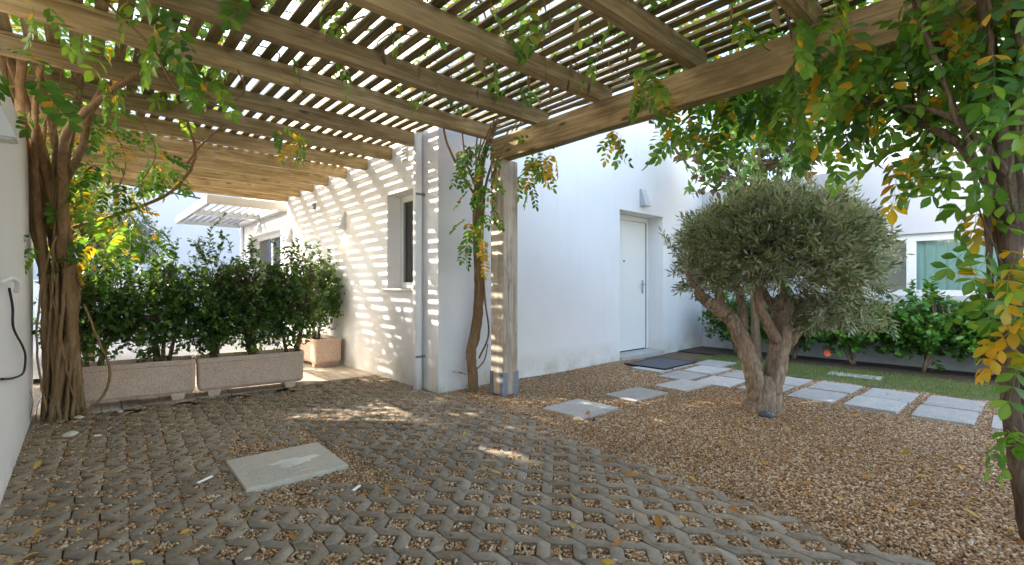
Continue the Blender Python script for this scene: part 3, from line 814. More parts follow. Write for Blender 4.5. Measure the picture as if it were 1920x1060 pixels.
# ------------------------------------------------------------------ leaves
def leaf_template(w=0.42, fold=0.08, curl=0.12, tip=1.0, n=3, blunt=0.5):
    """leaf along +X, unit length; mid rib plus two edges"""
    xs = np.linspace(0, 1, n+2)
    prof = np.sin(np.pi*xs**(1.15 if blunt < 0.5 else 0.8))*w/2
    prof[0] = prof[-1] = 0
    z = -curl*xs**2
    mid = np.c_[xs, 0*xs, z]
    l = np.c_[xs[1:-1], prof[1:-1], z[1:-1]+fold*prof[1:-1]*4]
    r = np.c_[xs[1:-1], -prof[1:-1], z[1:-1]+fold*prof[1:-1]*4]
    v = np.vstack([mid, l, r])
    nm = n+2; L0 = nm; R0 = nm+n
    q, t = [], []
    t += [(0, 1, L0), (0, R0, 1), (nm-2, nm-1, L0+n-1), (nm-2, R0+n-1, nm-1)]
    for i in range(n-1):
        q += [(i+1, i+2, L0+i+1, L0+i), (i+1, R0+i, R0+i+1, i+2)]
    return v, np.array(q).reshape(-1, 4), np.array(t)

def frames(d, nrm):
    d = d/np.linalg.norm(d, axis=1)[:, None]
    z = nrm - (nrm*d).sum(1)[:, None]*d
    z /= np.linalg.norm(z, axis=1)[:, None]+1e-9
    y = np.cross(z, d)
    return np.stack([d, y, z], -1)          # columns

def scatter_arrays(tpl, pos, F, size, tint, sy=None):
    v, q, t = tpl
    N = len(pos)
    tv = v[None]*np.asarray(size)[:, None, None]
    if sy is not None: tv = tv*np.stack([np.ones(N), sy, np.ones(N)], -1)[:, None, :]
    W = np.einsum('nij,nkj->nki', F, tv) + pos[:, None, :]
    k = np.arange(N)[:, None, None]*len(v)
    return W.reshape(-1, 3), (q[None]+k).reshape(-1, 4), (t[None]+k).reshape(-1, 3), np.repeat(tint, len(v))

def unit(v): return v/(np.linalg.norm(v, axis=-1, keepdims=True)+1e-9)

def combine(parts):
    Vv, Qq, Tt, At = [], [], [], []; o = 0
    for v, q, t, a_ in parts:
        Vv.append(v); Qq.append(q.reshape(-1, 4)+o); Tt.append(t.reshape(-1, 3)+o); At.append(a_); o += len(v)
    return np.vstack(Vv), [np.vstack(Qq), np.vstack(Tt)], np.concatenate(At)

LEAFLET = leaf_template(0.52, 0.06, 0.18, n=3, blunt=0.4)
def pinnate(g, pairs=5, L=0.26, ll=0.075, droop=0.5):
    """compound leaf along +X, leaflets hang a little"""
    s = np.linspace(0, 1, 14)
    path_ = np.c_[s*L, 0.02*L*np.sin(s*3+g.uniform(0, 3)), -droop*L*s**1.8*0.6]
    tv, tq, tt = tube_arrays(path_, np.interp(s, [0, 1], [0.0022, 0.0009]), 3, cap=False)
    pos, d, nn, sz = [], [], [], []
    for k in range(pairs):
        u = 0.22 + 0.74*k/(pairs-1)
        c = np.array([np.interp(u, s, path_[:, j]) for j in range(3)])
        for sd in (-1, 1):
            pos.append(c); ang = R(g.uniform(48, 66))
            d.append([math.cos(ang), sd*math.sin(ang), g.uniform(-0.45, 0.0)])
            nn.append([g.uniform(-.2, .2), sd*g.uniform(-0.1, .35), 1]); sz.append(ll*g.uniform(0.82, 1.1)*(1-0.25*abs(u-0.55)))
    pos.append(path_[-1]); d.append([1, g.uniform(-.2, .2), -0.4]); nn.append([0, 0, 1]); sz.append(ll*1.05)
    pos, d, nn, sz = map(np.array, (pos, d, nn, sz))
    tn = g.uniform(0, 0.5, len(pos)); tn[g.random(len(pos)) < 0.05] = 1.6
    lv = list(scatter_arrays(LEAFLET, pos, frames(d, nn), sz, tn))
    rib = np.zeros(len(LEAFLET[0])); rib[:5] = 0.10
    lv[3] = lv[3] + np.tile(rib, len(pos))
    return combine([(tv, tq, tt, np.full(len(tv), 0.5)), lv])
PIN = [pinnate(np.random.default_rng(40+k), pairs=[4, 5, 5, 6, 6, 7][k], L=0.20+0.03*k, ll=0.088+0.004*(k % 3), droop=[.3, .6, .9, .5, .8, 1.0][k]) for k in range(6)]
def pin_mesh(k, mat): v, f_, a_ = PIN[k]; return mesh_np('leaf', v, f_, M[mat], a_)
PIN += [pinnate(np.random.default_rng(140+k), pairs=[2, 3, 3, 4][k], L=[0.12, 0.15, 0.17, 0.2][k], ll=0.095, droop=[.4, .6, .9, .7][k]) for k in range(4)]
PINM = {(k, m): pin_mesh(k, m) for k in range(10) for m in ('wist', 'wisty', 'wistd')}

def rand_dir(g, n, down=0.5, out=None, spread=1.0):
    d = unit(g.normal(0, 1, (n, 3)))*spread
    d[:, 2] -= down
    if out is not None: d += out
    return unit(d)

def place_leaf(parent, pos, d, size, mat, g, ks=(0, 6)):
    nrm = np.array([[g.normal(0, .5), g.normal(0, .5), 1.0]])
    F = frames(np.array([d]), nrm)[0]
    m = Matrix([[*F[0], pos[0]], [*F[1], pos[1]], [*F[2], pos[2]], [0, 0, 0, 1]])
    o = bpy.data.objects.new('leaf', PINM[(int(g.integers(*ks)), mat)])
    col.objects.link(o)
    o.parent = parent
    o.matrix_parent_inverse = Matrix.Translation(-parent.location)
    o.matrix_basis = m @ Matrix.Scale(size, 4)
    return o

def clump(parent, c, r, n, g, size=(0.85, 1.2), yellow=0.06, dark=0.22, down=0.6, flat=0.8, ks=(0, 6)):
    for _ in range(n):
        p = unit(g.normal(0, 1, 3))*r*g.uniform(0.2, 1)**0.5*np.array([1, 1, flat])
        d = unit(unit(p)*0.7 + g.normal(0, .45, 3) + np.array([0, 0, -down]))
        u = g.random()
        mat = 'wisty' if u < yellow else ('wistd' if u < yellow+dark else 'wist')
        place_leaf(parent, c+p, d, g.uniform(*size), mat, g, ks)

def pin_cloud(name, parent, pos, d, size, mat, g, kind='stuff'):
    parts = []
    ids = g.integers(0, 6, len(pos))
    nrm = np.c_[g.normal(0, .5, (len(pos), 2)), np.ones(len(pos))]
    F = frames(d, nrm)
    for k in range(6):
        s = ids == k
        if not s.any(): continue
        v, f_, a_ = PIN[k]
        w_ = scatter_arrays((v, f_[0], f_[1]), pos[s], F[s], size[s], np.zeros(s.sum()))
        tint = np.tile(a_, s.sum()) + np.repeat(g.uniform(0, .3, s.sum()), len(v))
        parts.append((w_[0], w_[1], w_[2], tint))
    v, f_, a_ = combine(parts)
    o = link(name, mesh_np(name, v, f_, M[mat], a_), None, parent)
    if parent is not None: o.matrix_parent_inverse = Matrix.Translation(-parent.location)
    return tag(o, kind=kind)

def part(o, parent):
    o.parent = parent; o.matrix_parent_inverse = Matrix.Translation(-parent.location); return o

# ---- left vine
g = np.random.default_rng(3)
vl = tag(empty('climbing_vine', (-0.1, 5.52, 0)), 'old twisted climber with a thick braided trunk beside the boundary wall', 'climber')
base = np.array([-0.10, 5.52, 0.0])
for k in range(17):
    ph = k/17*2*np.pi; n = 9
    z = np.linspace(-0.02, 2.72, n)
    rad = np.interp(z, [0, 0.3, 1.2, 2.0, 2.7], [0.12, 0.085, 0.085, 0.12, 0.24])*(0.75+0.45*g.random())
    tw = ph + z*g.uniform(0.6, 1.5)*(1 if k % 3 else -1)
    drift = np.interp(z, [0, 1.2, 2.0, 2.7], [0, -0.02, -0.10, -0.16])
    p = np.c_[base[0]+drift+rad*np.cos(tw), base[1]+rad*1.1*np.sin(tw)-np.interp(z, [0, 2, 2.7], [0, .15, .55]), z]
    r0 = g.uniform(0.018, 0.040) if k < 8 else g.uniform(0.006, 0.016)
    part(tube('stem', p, [r0*1.25, r0, r0*0.9, r0*0.7], M['vine'], None, 46, 9, 0.08, 0.002), vl)
for k in range(4):      # thick base strands
    ph = k*1.26; z = np.linspace(-0.02, 1.25, 6)
    tw_ = ph+z*(1.9 if k % 2 else -1.2); p = np.c_[base[0]+0.09*np.cos(tw_), base[1]+0.09*np.sin(tw_), z]
    part(tube('stem', p, [0.045, 0.033, 0.03, 0.024], M['vine'], None, 30, 10, 0.10, 0.002), vl)
for pts_, r in [([(-0.12, 5.35, 1.3), (-0.10, 5.1, 1.85), (-0.08, 4.75, 2.2), (0.12, 4.5, 2.45), (0.32, 4.4, 2.66)], [0.032, 0.026, 0.022]),
                ([(-0.1, 5.2, 1.9), (0.0, 5.0, 2.15), (0.05, 4.85, 2.4), (0.15, 4.75, 2.66)], [0.028, 0.024]),
                ([(-0.05, 5.55, 1.6), (0.25, 5.6, 1.75), (0.62, 5.5, 1.98), (0.80, 5.35, 2.3), (0.72, 5.2, 2.62)], [0.017, 0.014, 0.012]),
                ([(0.74, 5.36, 2.25), (0.86, 5.3, 2.45), (1.0, 5.1, 2.62)], [0.010, 0.007]),
                ([(0.0, 5.42, 0.02), (0.14, 5.40, 0.15), (0.19, 5.4, 0.36), (0.12, 5.4, 0.62), (0.02, 5.42, 0.95)], [0.012, 0.009]),
                ([(-0.2, 5.3, 0.1), (-0.25, 5.2, 0.6), (-0.22, 5.2, 1.15), (-0.14, 5.2, 1.5)], [0.007]),
                ([(-0.2, 5.0, 2.7), (-0.15, 4.7, 2.45), (-0.19, 4.6, 2.2)], [0.005]),
                ([(0.1, 5.2, 2.6), (0.28, 5.2, 2.2), (0.22, 5.2, 1.85)], [0.005]),
                ([(0.35, 5.3, 2.65), (0.5, 5.3, 2.3), (0.40, 5.3, 2.0), (0.44, 5.3, 1.75)], [0.004])]:
    part(tube('stem', pts_, r, M['vine'], None, 30, 8, 0.06, 0.002), vl)
for c, r, n in [((0.10, 5.3, 2.05), 0.22, 16), ((0.22, 5.5, 1.8), 0.22, 16), ((0.05, 5.35, 2.35), 0.22, 12), ((0.32, 5.5, 2.25), 0.22, 14), ((0.15, 5.6, 1.5), 0.15, 8), ((0.55, 5.6, 2.3), 0.2, 10), ((-0.02, 5.35, 1.55), 0.10, 5), ((0.08, 5.5, 1.3), 0.12, 5), ((0.42, 5.6, 1.65), 0.16, 8), ((0.0, 4.9, 2.5), 0.18, 8)]:
    clump(vl, np.array(c), r, n, g, (0.6, 0.95), 0.06, 0.35)
# leaves near the camera side of the wall top
for c, r, n in [((-0.25, 3.15, 2.13), 0.10, 4), ((-0.28, 4.45, 2.27), 0.10, 4), ((-0.19, 3.55, 2.62), 0.06, 2), ((-0.22, 4.9, 1.45), 0.06, 3)]:
    clump(vl, np.array(c), r, n, g, (0.6, 0.9), 0.05, 0.1)
clump(vl, np.array([-0.20, 3.38, 2.66]), 0.03, 1, g, (0.6, 0.7), 1.0, 0, 1.6)
for k in range(26):     # dried shoots at the foot
    a0 = g.uniform(0, 6.28); r = g.uniform(0.08, 0.16)
    p0 = base+np.array([r*math.cos(a0)-0.06, r*math.sin(a0)-0.05, 0.0]); p1 = p0+np.array([g.normal(0, .05), g.normal(0, .05), g.uniform(.08, .3)])
    if k % 2: part(tube('twig', [p0, (p0+p1)/2+g.normal(0, .02, 3), p1], [0.004, 0.002], M['twig'], None, 8, 5), vl)

# ---- vine on the post
g = np.random.default_rng(5)
vc = tag(empty('climbing_vine', (3.08, 3.98, 0)), 'slender climber rising between the timber post and the white house corner', 'climber')
cb = np.array([3.06, 4.0, 0.0])
trunkp = [(3.05, 3.98, -0.02), (3.03, 3.97, 0.25), (3.02, 3.98, 0.42), (3.07, 3.95, 0.62), (3.10, 3.93, 1.0), (3.08, 3.93, 1.5), (3.06, 3.90, 2.0), (3.09, 3.85, 2.45), (3.12, 3.7, 2.72)]
part(tube('stem', trunkp, [0.052, 0.05, 0.052, 0.042, 0.04, 0.035, 0.03, 0.026], M['vine'], None, 50, 10, 0.09, 0.002), vc)
for k in range(7):
    z = np.linspace(0.4 if k < 4 else 1.2, 2.74, 8); ph = k*0.9
    rr = np.interp(z, [0, 1.5, 2.2, 2.75], [0.05, 0.045, 0.06, 0.17])
    tw = ph+z*g.uniform(0.8, 1.6)
    cx = np.interp(z, [p[2] for p in trunkp], [p[0] for p in trunkp]); cy = np.interp(z, [p[2] for p in trunkp], [p[1] for p in trunkp])
    part(tube('stem', np.c_[cx+rr*np.cos(tw), cy+rr*np.sin(tw), z], [g.uniform(0.008, 0.02), 0.007], M['vine'], None, 40, 7, 0.05, 0.002), vc)
for pts_, r in [([(3.08, 3.92, 0.35), (3.16, 3.86, 0.6), (3.13, 3.88, 0.95), (3.11, 3.9, 1.4)], [0.010, 0.008]), ([(3.04, 3.97, 0.2), (3.13, 3.9, 0.32), (3.15, 3.86, 0.5)], [0.008, 0.006]),
                ([(3.02, 3.99, 0.45), (2.98, 3.95, 0.50), (2.93, 3.9, 0.42)], [0.005, 0.003]),
                ([(3.05, 3.92, 2.02), (2.92, 4.0, 2.25), (2.78, 4.06, 2.55), (2.72, 4.05, 2.74)], [0.014, 0.012]), ([(3.03, 3.93, 2.15), (2.93, 3.95, 2.4), (2.88, 3.95, 2.72)], [0.010, 0.008]),
                ([(3.1, 3.75, 2.1), (3.13, 3.62, 2.4), (3.2, 3.4, 2.72)], [0.009, 0.007]), ([(3.1, 3.75, 2.2), (3.11, 3.58, 2.45), (3.12, 3.35, 2.72)], [0.007, 0.005])]:
    part(tube('stem', pts_, r, M['vine'], None, 24, 7, 0.05), vc)
for px, py, f_, r, n in [(880, 300, 4.75, .13, 7), (905, 280, 4.6, .12, 7), (900, 350, 4.65, .13, 8), (915, 390, 4.6, .12, 6), (885, 410, 4.7, .10, 4), (880, 460, 4.7, .08, 4), (905, 330, 4.55, .08, 4), (865, 275, 4.8, .08, 3)]:
    clump(vc, at(px, py, f_), r, n, g, (0.6, 0.85), 0.05, 0.15, 0.7)
clump(vc, at(908, 440, 4.6), 0.05, 3, g, (0.6, 0.75), 1.0, 0, 1.2)
clump(vc, at(908, 478, 4.6), 0.04, 2, g, (0.5, 0.7), 1.0, 0, 1.2)
for px, py, f_, r, n in [(990, 295, 4.85, .14, 9), (1015, 290, 4.7, .12, 6), (985, 325, 4.85, .08, 4), (1030, 285, 4.6, .08, 3), (1150, 248, 4.1, .07, 3), (1165, 250, 4.0, .05, 2)]:
    clump(vc, at(px, py, f_), r, n, g, (0.6, 0.85), 0.15, 0.1, 0.9)
clump(vc, np.array([3.0, 3.98, 0.12]), 0.06, 3, g, (0.3, 0.4), 0, 1, 0.2)

# ---- vine on the right, near the camera
g = np.random.default_rng(8)
vr = tag(empty('climbing_vine', (3.05, 0.05, 0)), 'climber with twisted stems and yellowing leaves on the right, nearest the camera', 'climber')
def stem_px(pts_, r, n=34, sides=9, rough=0.07, name='stem'):
    part(tube(name, [at(*p) for p in pts_], r, M['vine_backlit'], None, n, sides, rough, 0.0015), vr)
stem_px([(1935, 1010, 2.05), (1912, 880, 2.06), (1893, 740, 2.07), (1885, 600, 2.07), (1892, 480, 2.08), (1885, 330, 2.1), (1868, 180, 2.12), (1850, 60, 2.14), (1840, -60, 2.16)], [0.042, 0.036, 0.034, 0.036, 0.034, 0.03, 0.026], 60, 11)
stem_px([(1960, 1000, 2.15), (1935, 800, 2.15), (1912, 640, 2.13), (1898, 520, 2.12), (1905, 400, 2.1), (1915, 280, 2.08), (1905, 150, 2.06), (1915, 0, 2.05)], [0.038, 0.034, 0.036, 0.03], 60, 11)
stem_px([(1925, 700, 2.2), (1905, 560, 2.2), (1875, 430, 2.18), (1862, 330, 2.16), (1880, 230, 2.14), (1905, 100, 2.1), (1930, -20, 2.1)], [0.028, 0.03, 0.026, 0.02], 50)
stem_px([(1900, 420, 2.02), (1868, 370, 2.05), (1830, 310, 2.1), (1795, 268, 2.15), (1745, 240, 2.25), (1690, 215, 2.4), (1640, 190, 2.55), (1560, 165, 2.8)], [0.026, 0.024, 0.02, 0.017, 0.012], 50)
stem_px([(1890, 330, 2.0), (1845, 275, 2.05), (1790, 225, 2.1), (1740, 205, 2.2), (1690, 200, 2.3), (1590, 185, 2.6)], [0.016, 0.014, 0.012, 0.008], 40)
stem_px([(1865, 165, 2.2), (1830, 150, 2.25), (1790, 120, 2.3), (1735, 55, 2.4), (1712, 0, 2.45), (1700, -50, 2.5)], [0.034, 0.032, 0.024, 0.018, 0.014], 40)
stem_px([(1830, 300, 2.05), (1780, 180, 2.1), (1745, 90, 2.15), (1715, 10, 2.2), (1705, -40, 2.2)], [0.010, 0.009, 0.008], 34)
stem_px([(1796, 240, 2.05), (1770, 150, 2.1), (1740, 60, 2.2), (1725, -30, 2.3)], [0.008, 0.007], 30)
stem_px([(1860, 200, 2.0), (1858, 90, 2.05), (1852, -30, 2.1)], [0.012, 0.010], 20)
stem_px([(1905, 420, 1.95), (1893, 330, 1.95), (1912, 210, 1.95)], [0.008, 0.006], 20)
stem_px([(1858, 560, 2.0), (1853, 430, 2.02), (1855, 300, 2.05)], [0.012, 0.012], 24)
stem_px([(1700, 235, 2.35), (1712, 190, 2.4), (1706, 140, 2.45)], [0.005], 14)
stem_px([(1740, 238, 2.25), (1722, 195, 2.3), (1726, 130, 2.4)], [0.005], 14)
stem_px([(1815, 270, 2.1), (1818, 200, 2.1)], [0.006, 0.004], 10)
stem_px([(1806, 354, 2.2), (1784, 337, 2.2), (1755, 331, 2.2), (1720, 333, 2.2), (1706, 338, 2.2), (1694, 331, 2.2), (1680, 330, 2.2), (1665, 333, 2.2)], [0.0025, 0.0022, 0.0018], 40, 5, 0)
stem_px([(1880, 500, 2.0), (1850, 430, 2.0), (1830, 380, 2.05), (1805, 352, 2.2)], [0.004, 0.003], 20, 5, 0)
big = (1.05, 1.45)
for px, py, f_, r, n, y in [
    (1285, 225, 3.8, .16, 8, .1), (1340, 205, 3.7, .2, 10, .1), (1390, 170, 3.6, .2, 10, .1), (1440, 145, 3.4, .22, 12, .15), (1490, 180, 3.3, .22, 10, .2), (1850, 140, 2.3, .18, 7, .1), (1800, 170, 2.4, .18, 7, .1), (1900, 180, 2.2, .15, 5, .1), (1900, 20, 2.2, .2, 7, .1), (1750, 10, 2.5, .2, 8, .1), (1250, 245, 4.0, .10, 4, .1),
    (1540, 215, 3.1, .25, 12, .15), (1545, 120, 2.75, .2, 10, .1), (1570, 50, 2.6, .2, 9, .12), (1610, 150, 2.7, .25, 12, .15), (1650, 190, 2.6, .2, 9, .2), (1640, 60, 2.5, .22, 11, .15), (1700, 140, 2.5, .2, 9, .2),
    (1690, 40, 2.4, .2, 9, .15), (1760, 80, 2.3, .2, 8, .15), (1760, 250, 2.4, .12, 5, .3), (1700, 270, 2.5, .10, 4, .5), (1800, 30, 2.2, .18, 8, .1), (1830, 110, 2.1, .15, 6, .2), (1880, 60, 2.0, .15, 6, .1),
    (1600, 250, 3.0, .15, 6, .2), (1545, 20, 2.4, .12, 5, .1)]:
    clump(vr, at(px, py, f_), r, n, g, (0.75, 1.1), y*0.45, 0.25, 0.8)
for px, py, f_, r, n, y in [(1880, 200, 1.75, .10, 4, 0), (1890, 260, 1.75, .10, 4, .05), (1905, 140, 1.75, .1, 3, .2), (1790, 310, 2.2, .08, 3, 0), (1810, 375, 2.1, .07, 3, .8), (1800, 410, 2.1, .05, 2, 0), (1845, 395, 2.0, .05, 2, .5),
    (1850, 470, 1.95, .10, 4, .05), (1840, 530, 1.95, .12, 5, .05), (1880, 560, 1.9, .12, 5, .1), (1890, 610, 1.85, .10, 4, .3), (1860, 620, 1.9, .08, 3, .3), (1895, 650, 1.8, .05, 2, 1), (1870, 690, 1.85, .05, 2, .3), (1855, 800, 1.85, .07, 2, 0), (1865, 825, 1.85, .06, 2, 0), (1915, 480, 1.8, .1, 3, .1), (1915, 350, 1.8, .1, 3, .1)]:
    clump(vr, at(px+15, py, f_), r*0.75, n, g, (0.65, 0.9), y*0.7, 0.05, 0.5, ks=(6, 10))
# leaf mass further out along the beam, too thick to count
n = 420
pos = np.c_[rng.uniform(3.25, 4.6, n), rng.uniform(-0.9, 2.1, n), rng.normal(2.78, 0.2, n)]
pin_cloud('foliage', vr, pos, rand_dir(g, n, 0.5), g.uniform(0.8, 1.2, n), 'wist', g)

# ---- vine lying on the pergola
g = np.random.default_rng(9)
vo = tag(empty('climbing_vine', (0.4, 2.5, 2.78)), 'leafy climber sprawling over the pergola slats with hanging dry pods', 'climber')
n = 620
pos = np.vstack([np.c_[g.uniform(-0.6, 0.9, n), g.uniform(-0.8, 5.6, n), g.uniform(2.82, 3.35, n)],
                 np.c_[g.uniform(-0.6, 0.1, 220), g.uniform(5.4, 9.4, 220), g.uniform(2.82, 3.2, 220)],
                 np.c_[g.uniform(0.8, 2.95, 170), g.uniform(-0.8, 3.6, 170), g.uniform(2.82, 3.05, 170)],
                 np.c_[g.uniform(1.8, 3.6, 160), g.uniform(-0.8, 2.2, 160), g.uniform(2.82, 3.2, 160)]])
pin_cloud('foliage', vo, pos, rand_dir(g, len(pos), 0.15), g.uniform(0.75, 1.1, len(pos)), 'wist', g)
tw = []
for k in range(150):
    p0 = np.array([g.uniform(-0.6, 3.3), g.uniform(-0.6, 4.4), g.uniform(2.80, 2.9)]); a0 = g.uniform(0, 6.28); L_ = g.uniform(0.4, 1.1)
    p = [p0+np.array([math.cos(a0+0.4*t*g.normal()), math.sin(a0+0.4*t*g.normal()), 0])*L_*t + np.array([0, 0, g.uniform(-.02, .12)]) for t in (0, .35, .7, 1)]
    tw.append(tube_arrays(spline(p, 9), g.uniform(0.003, 0.008), 4))
v, f_ = join(tw)
tag(part(link('twigs', mesh_np('twigs', v, f_, M['twig'])), vo), kind='stuff')
# leaf sprays hanging through the slats
for c, r, n in [((0.42, 3.38, 2.56), 0.12, 7), ((0.55, 3.45, 2.48), 0.10, 6), ((0.30, 3.30, 2.62), 0.08, 4), ((1.55, 4.55, 2.52), 0.06, 4), ((1.35, 4.7, 2.55), 0.06, 3), ((2.65, 1.75, 2.52), 0.08, 4), ((2.8, 1.75, 2.45), 0.06, 3), ((2.7, 1.15, 2.62), 0.05, 1), ((0.15, 4.3, 2.5), 0.06, 3)]:
    clump(vo, np.array(c), r, n, g, (0.6, 0.9), 0.03, 0.3, 1.2)
clump(vo, np.array([2.85, 1.72, 2.42]), 0.04, 2, g, (0.6, 0.7), 1.0, 0, 1.4)
part(tube('stem', [(0.10, 3.6, 2.74), (0.32, 3.55, 2.52), (0.45, 3.6, 2.33), (0.68, 3.6, 2.28), (0.82, 3.6, 2.42), (0.78, 3.6, 2.55)], [0.008, 0.007, 0.006], M['vine'], None, 30, 7, 0.04), vo)
part(tube('stem', [(0.2, 2.9, 2.85), (0.25, 3.0, 2.72), (0.28, 3.05, 2.60)], [0.03, 0.03, 0.026], M['vine'], None, 14, 9, 0.08), vo)
POD = leaf_template(0.16, 0.02, 0.05, n=3)
def hang(name, p, L_, mat, tpl, wmul=1.0):
    d = np.array([[g.normal(0, .12), g.normal(0, .12), -1.0]]); nn = np.array([[g.normal(), g.normal(), 0.1]])
    v, q, t, a_ = scatter_arrays(tpl, np.array([p]), frames(d, nn), np.array([L_]), np.array([g.uniform(0, 1)]))
    part(link(name, mesh_np(name, v, [q, t], M[mat], a_)), vo)
for k in range(46):
    p = np.array([g.uniform(1.4, 3.05), g.uniform(0.7, 3.0), 2.735]); drop = g.uniform(0.02, 0.16)
    part(tube('pod_stalk', [p, p+np.array([g.normal(0, .01), g.normal(0, .01), -drop])], [0.0016], M['twig'], None, 4, 4), vo)
    hang('seed_pod' if k % 3 else 'dry_leaf', p+np.array([0, 0, -drop]), g.uniform(0.07, 0.15), 'dead', POD if k % 3 else LEAFLET)

# ------------------------------------------------------------------ olive tree
g = np.random.default_rng(21)
ob = np.array([4.52, 1.68, 0.0])
olive = tag(empty('olive_tree', tuple(ob)), 'clipped round olive tree with a forked trunk in the gravel', 'tree')
def ot(name, pts_, r, n=40, sides=14, rough=0.07):
    o = part(tube(name, pts_, r, M['oliveb'], None, n, sides, rough, 0.004), olive); return o
# lateral axis s points right in the picture, depth axis e away from it
S = np.array([U[0], V[0], 0.0]); E_ = np.array([U[1], V[1], 0.0])
def ol(s, z, e=0.0): return ob + S*s + E_*e + np.array([0, 0, z])
ot('trunk', [ol(-0.01, -0.03), ol(-0.04, 0.15), ol(-0.09, 0.42), ol(-0.17, 0.66, .03), ol(-0.27, 0.83, .05), ol(-0.40, 0.93, .05)], [0.10, 0.083, 0.08, 0.077, 0.07, 0.06], 44, 16)
ot('trunk', [ol(0.06, -0.03), ol(0.10, 0.18), ol(0.15, 0.45), ol(0.19, 0.68), ol(0.205, 0.86), ol(0.21, 0.985)], [0.11, 0.086, 0.082, 0.085, 0.08, 0.074], 44, 16)
ot('root_flare', [ol(-0.02, -0.04), ol(0.02, 0.1), ol(0.04, 0.3)], [0.15, 0.11, 0.07], 14, 16, 0.08)
link('cut_stump', mesh_np('cut_stump', *(lambda P_: (P_[0], [P_[1], P_[2]]))(tube_arrays([ol(0.21, 0.985), ol(0.21, 0.992)], [0.072, 0.07], 16)), m_plain('cut_wood', (0.23, 0.17, 0.11), 0.9)), None, None)
part(bpy.data.objects['cut_stump'], olive)
branches = [([ol(-0.40, 0.93, .05), ol(-0.50, 1.0, .05), ol(-0.56, 1.06)], [.058, .04]), ([ol(-0.36, 0.92, .05), ol(-0.36, 1.08, .05), ol(-0.42, 1.35, .1)], [.04, .025]),
            ([ol(-0.13, 0.72, .05), ol(-0.12, 0.95, .1), ol(-0.18, 1.25, .15)], [.045, .03]), ([ol(0.12, 0.62, -.04), ol(0.02, 0.78, -.08), ol(-0.06, 0.95, -.1), ol(-0.08, 1.2, -.1), ol(-0.02, 1.5, -.1)], [.05, .045, .035, .025]),
            ([ol(0.25, 0.58), ol(0.38, 0.80, -.03), ol(0.50, 0.92, -.05), ol(0.62, 1.05, 0)], [.045, .035, .025]), ([ol(0.24, 0.8, .08), ol(0.30, 1.1, .15), ol(0.35, 1.45, .2)], [.045, .025]),
            ([ol(0.45, 0.88, -.04), ol(0.52, 1.15), ol(0.55, 1.4)], [.025, .015]), ([ol(-0.3, 0.88, .1), ol(-0.25, 1.2, .3), ol(-0.2, 1.5, .35)], [.04, .02]), ([ol(0.2, 0.85, .1), ol(0.05, 1.3, .3), ol(0.05, 1.6, .3)], [.04, .02]),
            ([ol(-0.5, 1.0), ol(-0.68, 1.2, -.1), ol(-0.72, 1.4, -.2)], [.025, .012]), ([ol(0.5, 0.92), ol(0.75, 1.1, .1), ol(0.82, 1.3, .2)], [.022, .012])]
for p, r in branches: ot('limb', p, r, 20, 9, 0.06)
# crown: twigs with paired narrow leaves
cc = ol(0.13, 1.33); cr = np.array([0.77, 0.77, 0.60])
NT_ = 3500
dirs = unit(g.normal(0, 1, (NT_, 3)))
dirs[:, 2] = np.where(dirs[:, 2] < -0.45, -dirs[:, 2]*0.5, dirs[:, 2]); dirs = unit(dirs)
rad = g.uniform(0.35, 1.0, NT_)**0.55
lump = 1 + 0.05*np.sin(dirs[:, 0]*7+1)*np.sin(dirs[:, 1]*6) + 0.04*np.sin(dirs[:, 2]*9+dirs[:, 0]*5)
tp = cc + dirs*(rad*lump)[:, None]*cr
low = tp[:, 2] < 0.80 + 0.12*g.random(NT_)
lat = (tp-ob)@S
low |= (tp[:, 2] < 1.0+0.1*g.random(NT_)) & (lat < -0.35) & (lat > -0.9) & (g.random(NT_) < 0.5)
tp = tp[~low]; td = unit(dirs[~low]*0.8 + g.normal(0, .55, tp.shape) + np.array([0, 0, 0.25]))
# droopy sprays lower on the right
k = 240
extra = np.array([ol(g.uniform(0.25, 0.85), g.uniform(0.80, 1.0), g.uniform(-.5, .5)) for _ in range(k)])
tp = np.vstack([tp, extra]); td = np.vstack([td, unit(g.normal(0, .6, (k, 3))+np.array([0, 0, -0.5]))])
k = 60                                                        # loose shoots
sd_ = unit(g.normal(0, 1, (k, 3)) + np.array([0, 0, 0.9]))
tp = np.vstack([tp, cc+sd_*cr*1.0]); td = np.vstack([td, unit(sd_+np.array([0, 0, .5])+g.normal(0, .2, (k, 3)))])
for (px, py, sx_, n_) in ((1640, 440, .35, 5), (1655, 430, .5, 4), (1600, 380, .3, 3), (1500, 352, .1, 3), (1665, 520, .9, 3), (1260, 470, -.6, 2)):
    b0_ = at(px, py, 4.5); dd_ = unit(S*sx_+np.array([0, 0, 1.0])+g.normal(0, .1, 3))
    tp = np.vstack([tp, [b0_+dd_*0.055*q_ for q_ in range(n_)]]); td = np.vstack([td, [dd_]*n_])
OLF = leaf_template(0.24, 0.05, 0.08, n=1)
pos, d, nn, ti = [], [], [], []
stems = []
for p, dr in zip(tp, td):
    L_ = g.uniform(0.09, 0.16); t0 = g.uniform(0, 0.8)
    s1 = unit(np.cross(dr, g.normal(0, 1, 3))); s2 = np.cross(dr, s1)
    for q in range(5):
        u = 0.1+0.9*q/5
        ax = s1 if q % 2 else s2
        for sg in (-1, 1):
            pos.append(p+dr*L_*u); d.append(dr*0.75+ax*sg*0.8+np.array([0, 0, .05])); nn.append(np.cross(ax, dr)*sg + np.array([0, 0, 0.8]) + g.normal(0, .3, 3)); ti.append(min(1, t0+g.uniform(0, .2)))
    pos.append(p+dr*L_); d.append(dr); nn.append(s1); ti.append(t0)
pos, d, nn, ti = map(np.array, (pos, d, nn, ti))
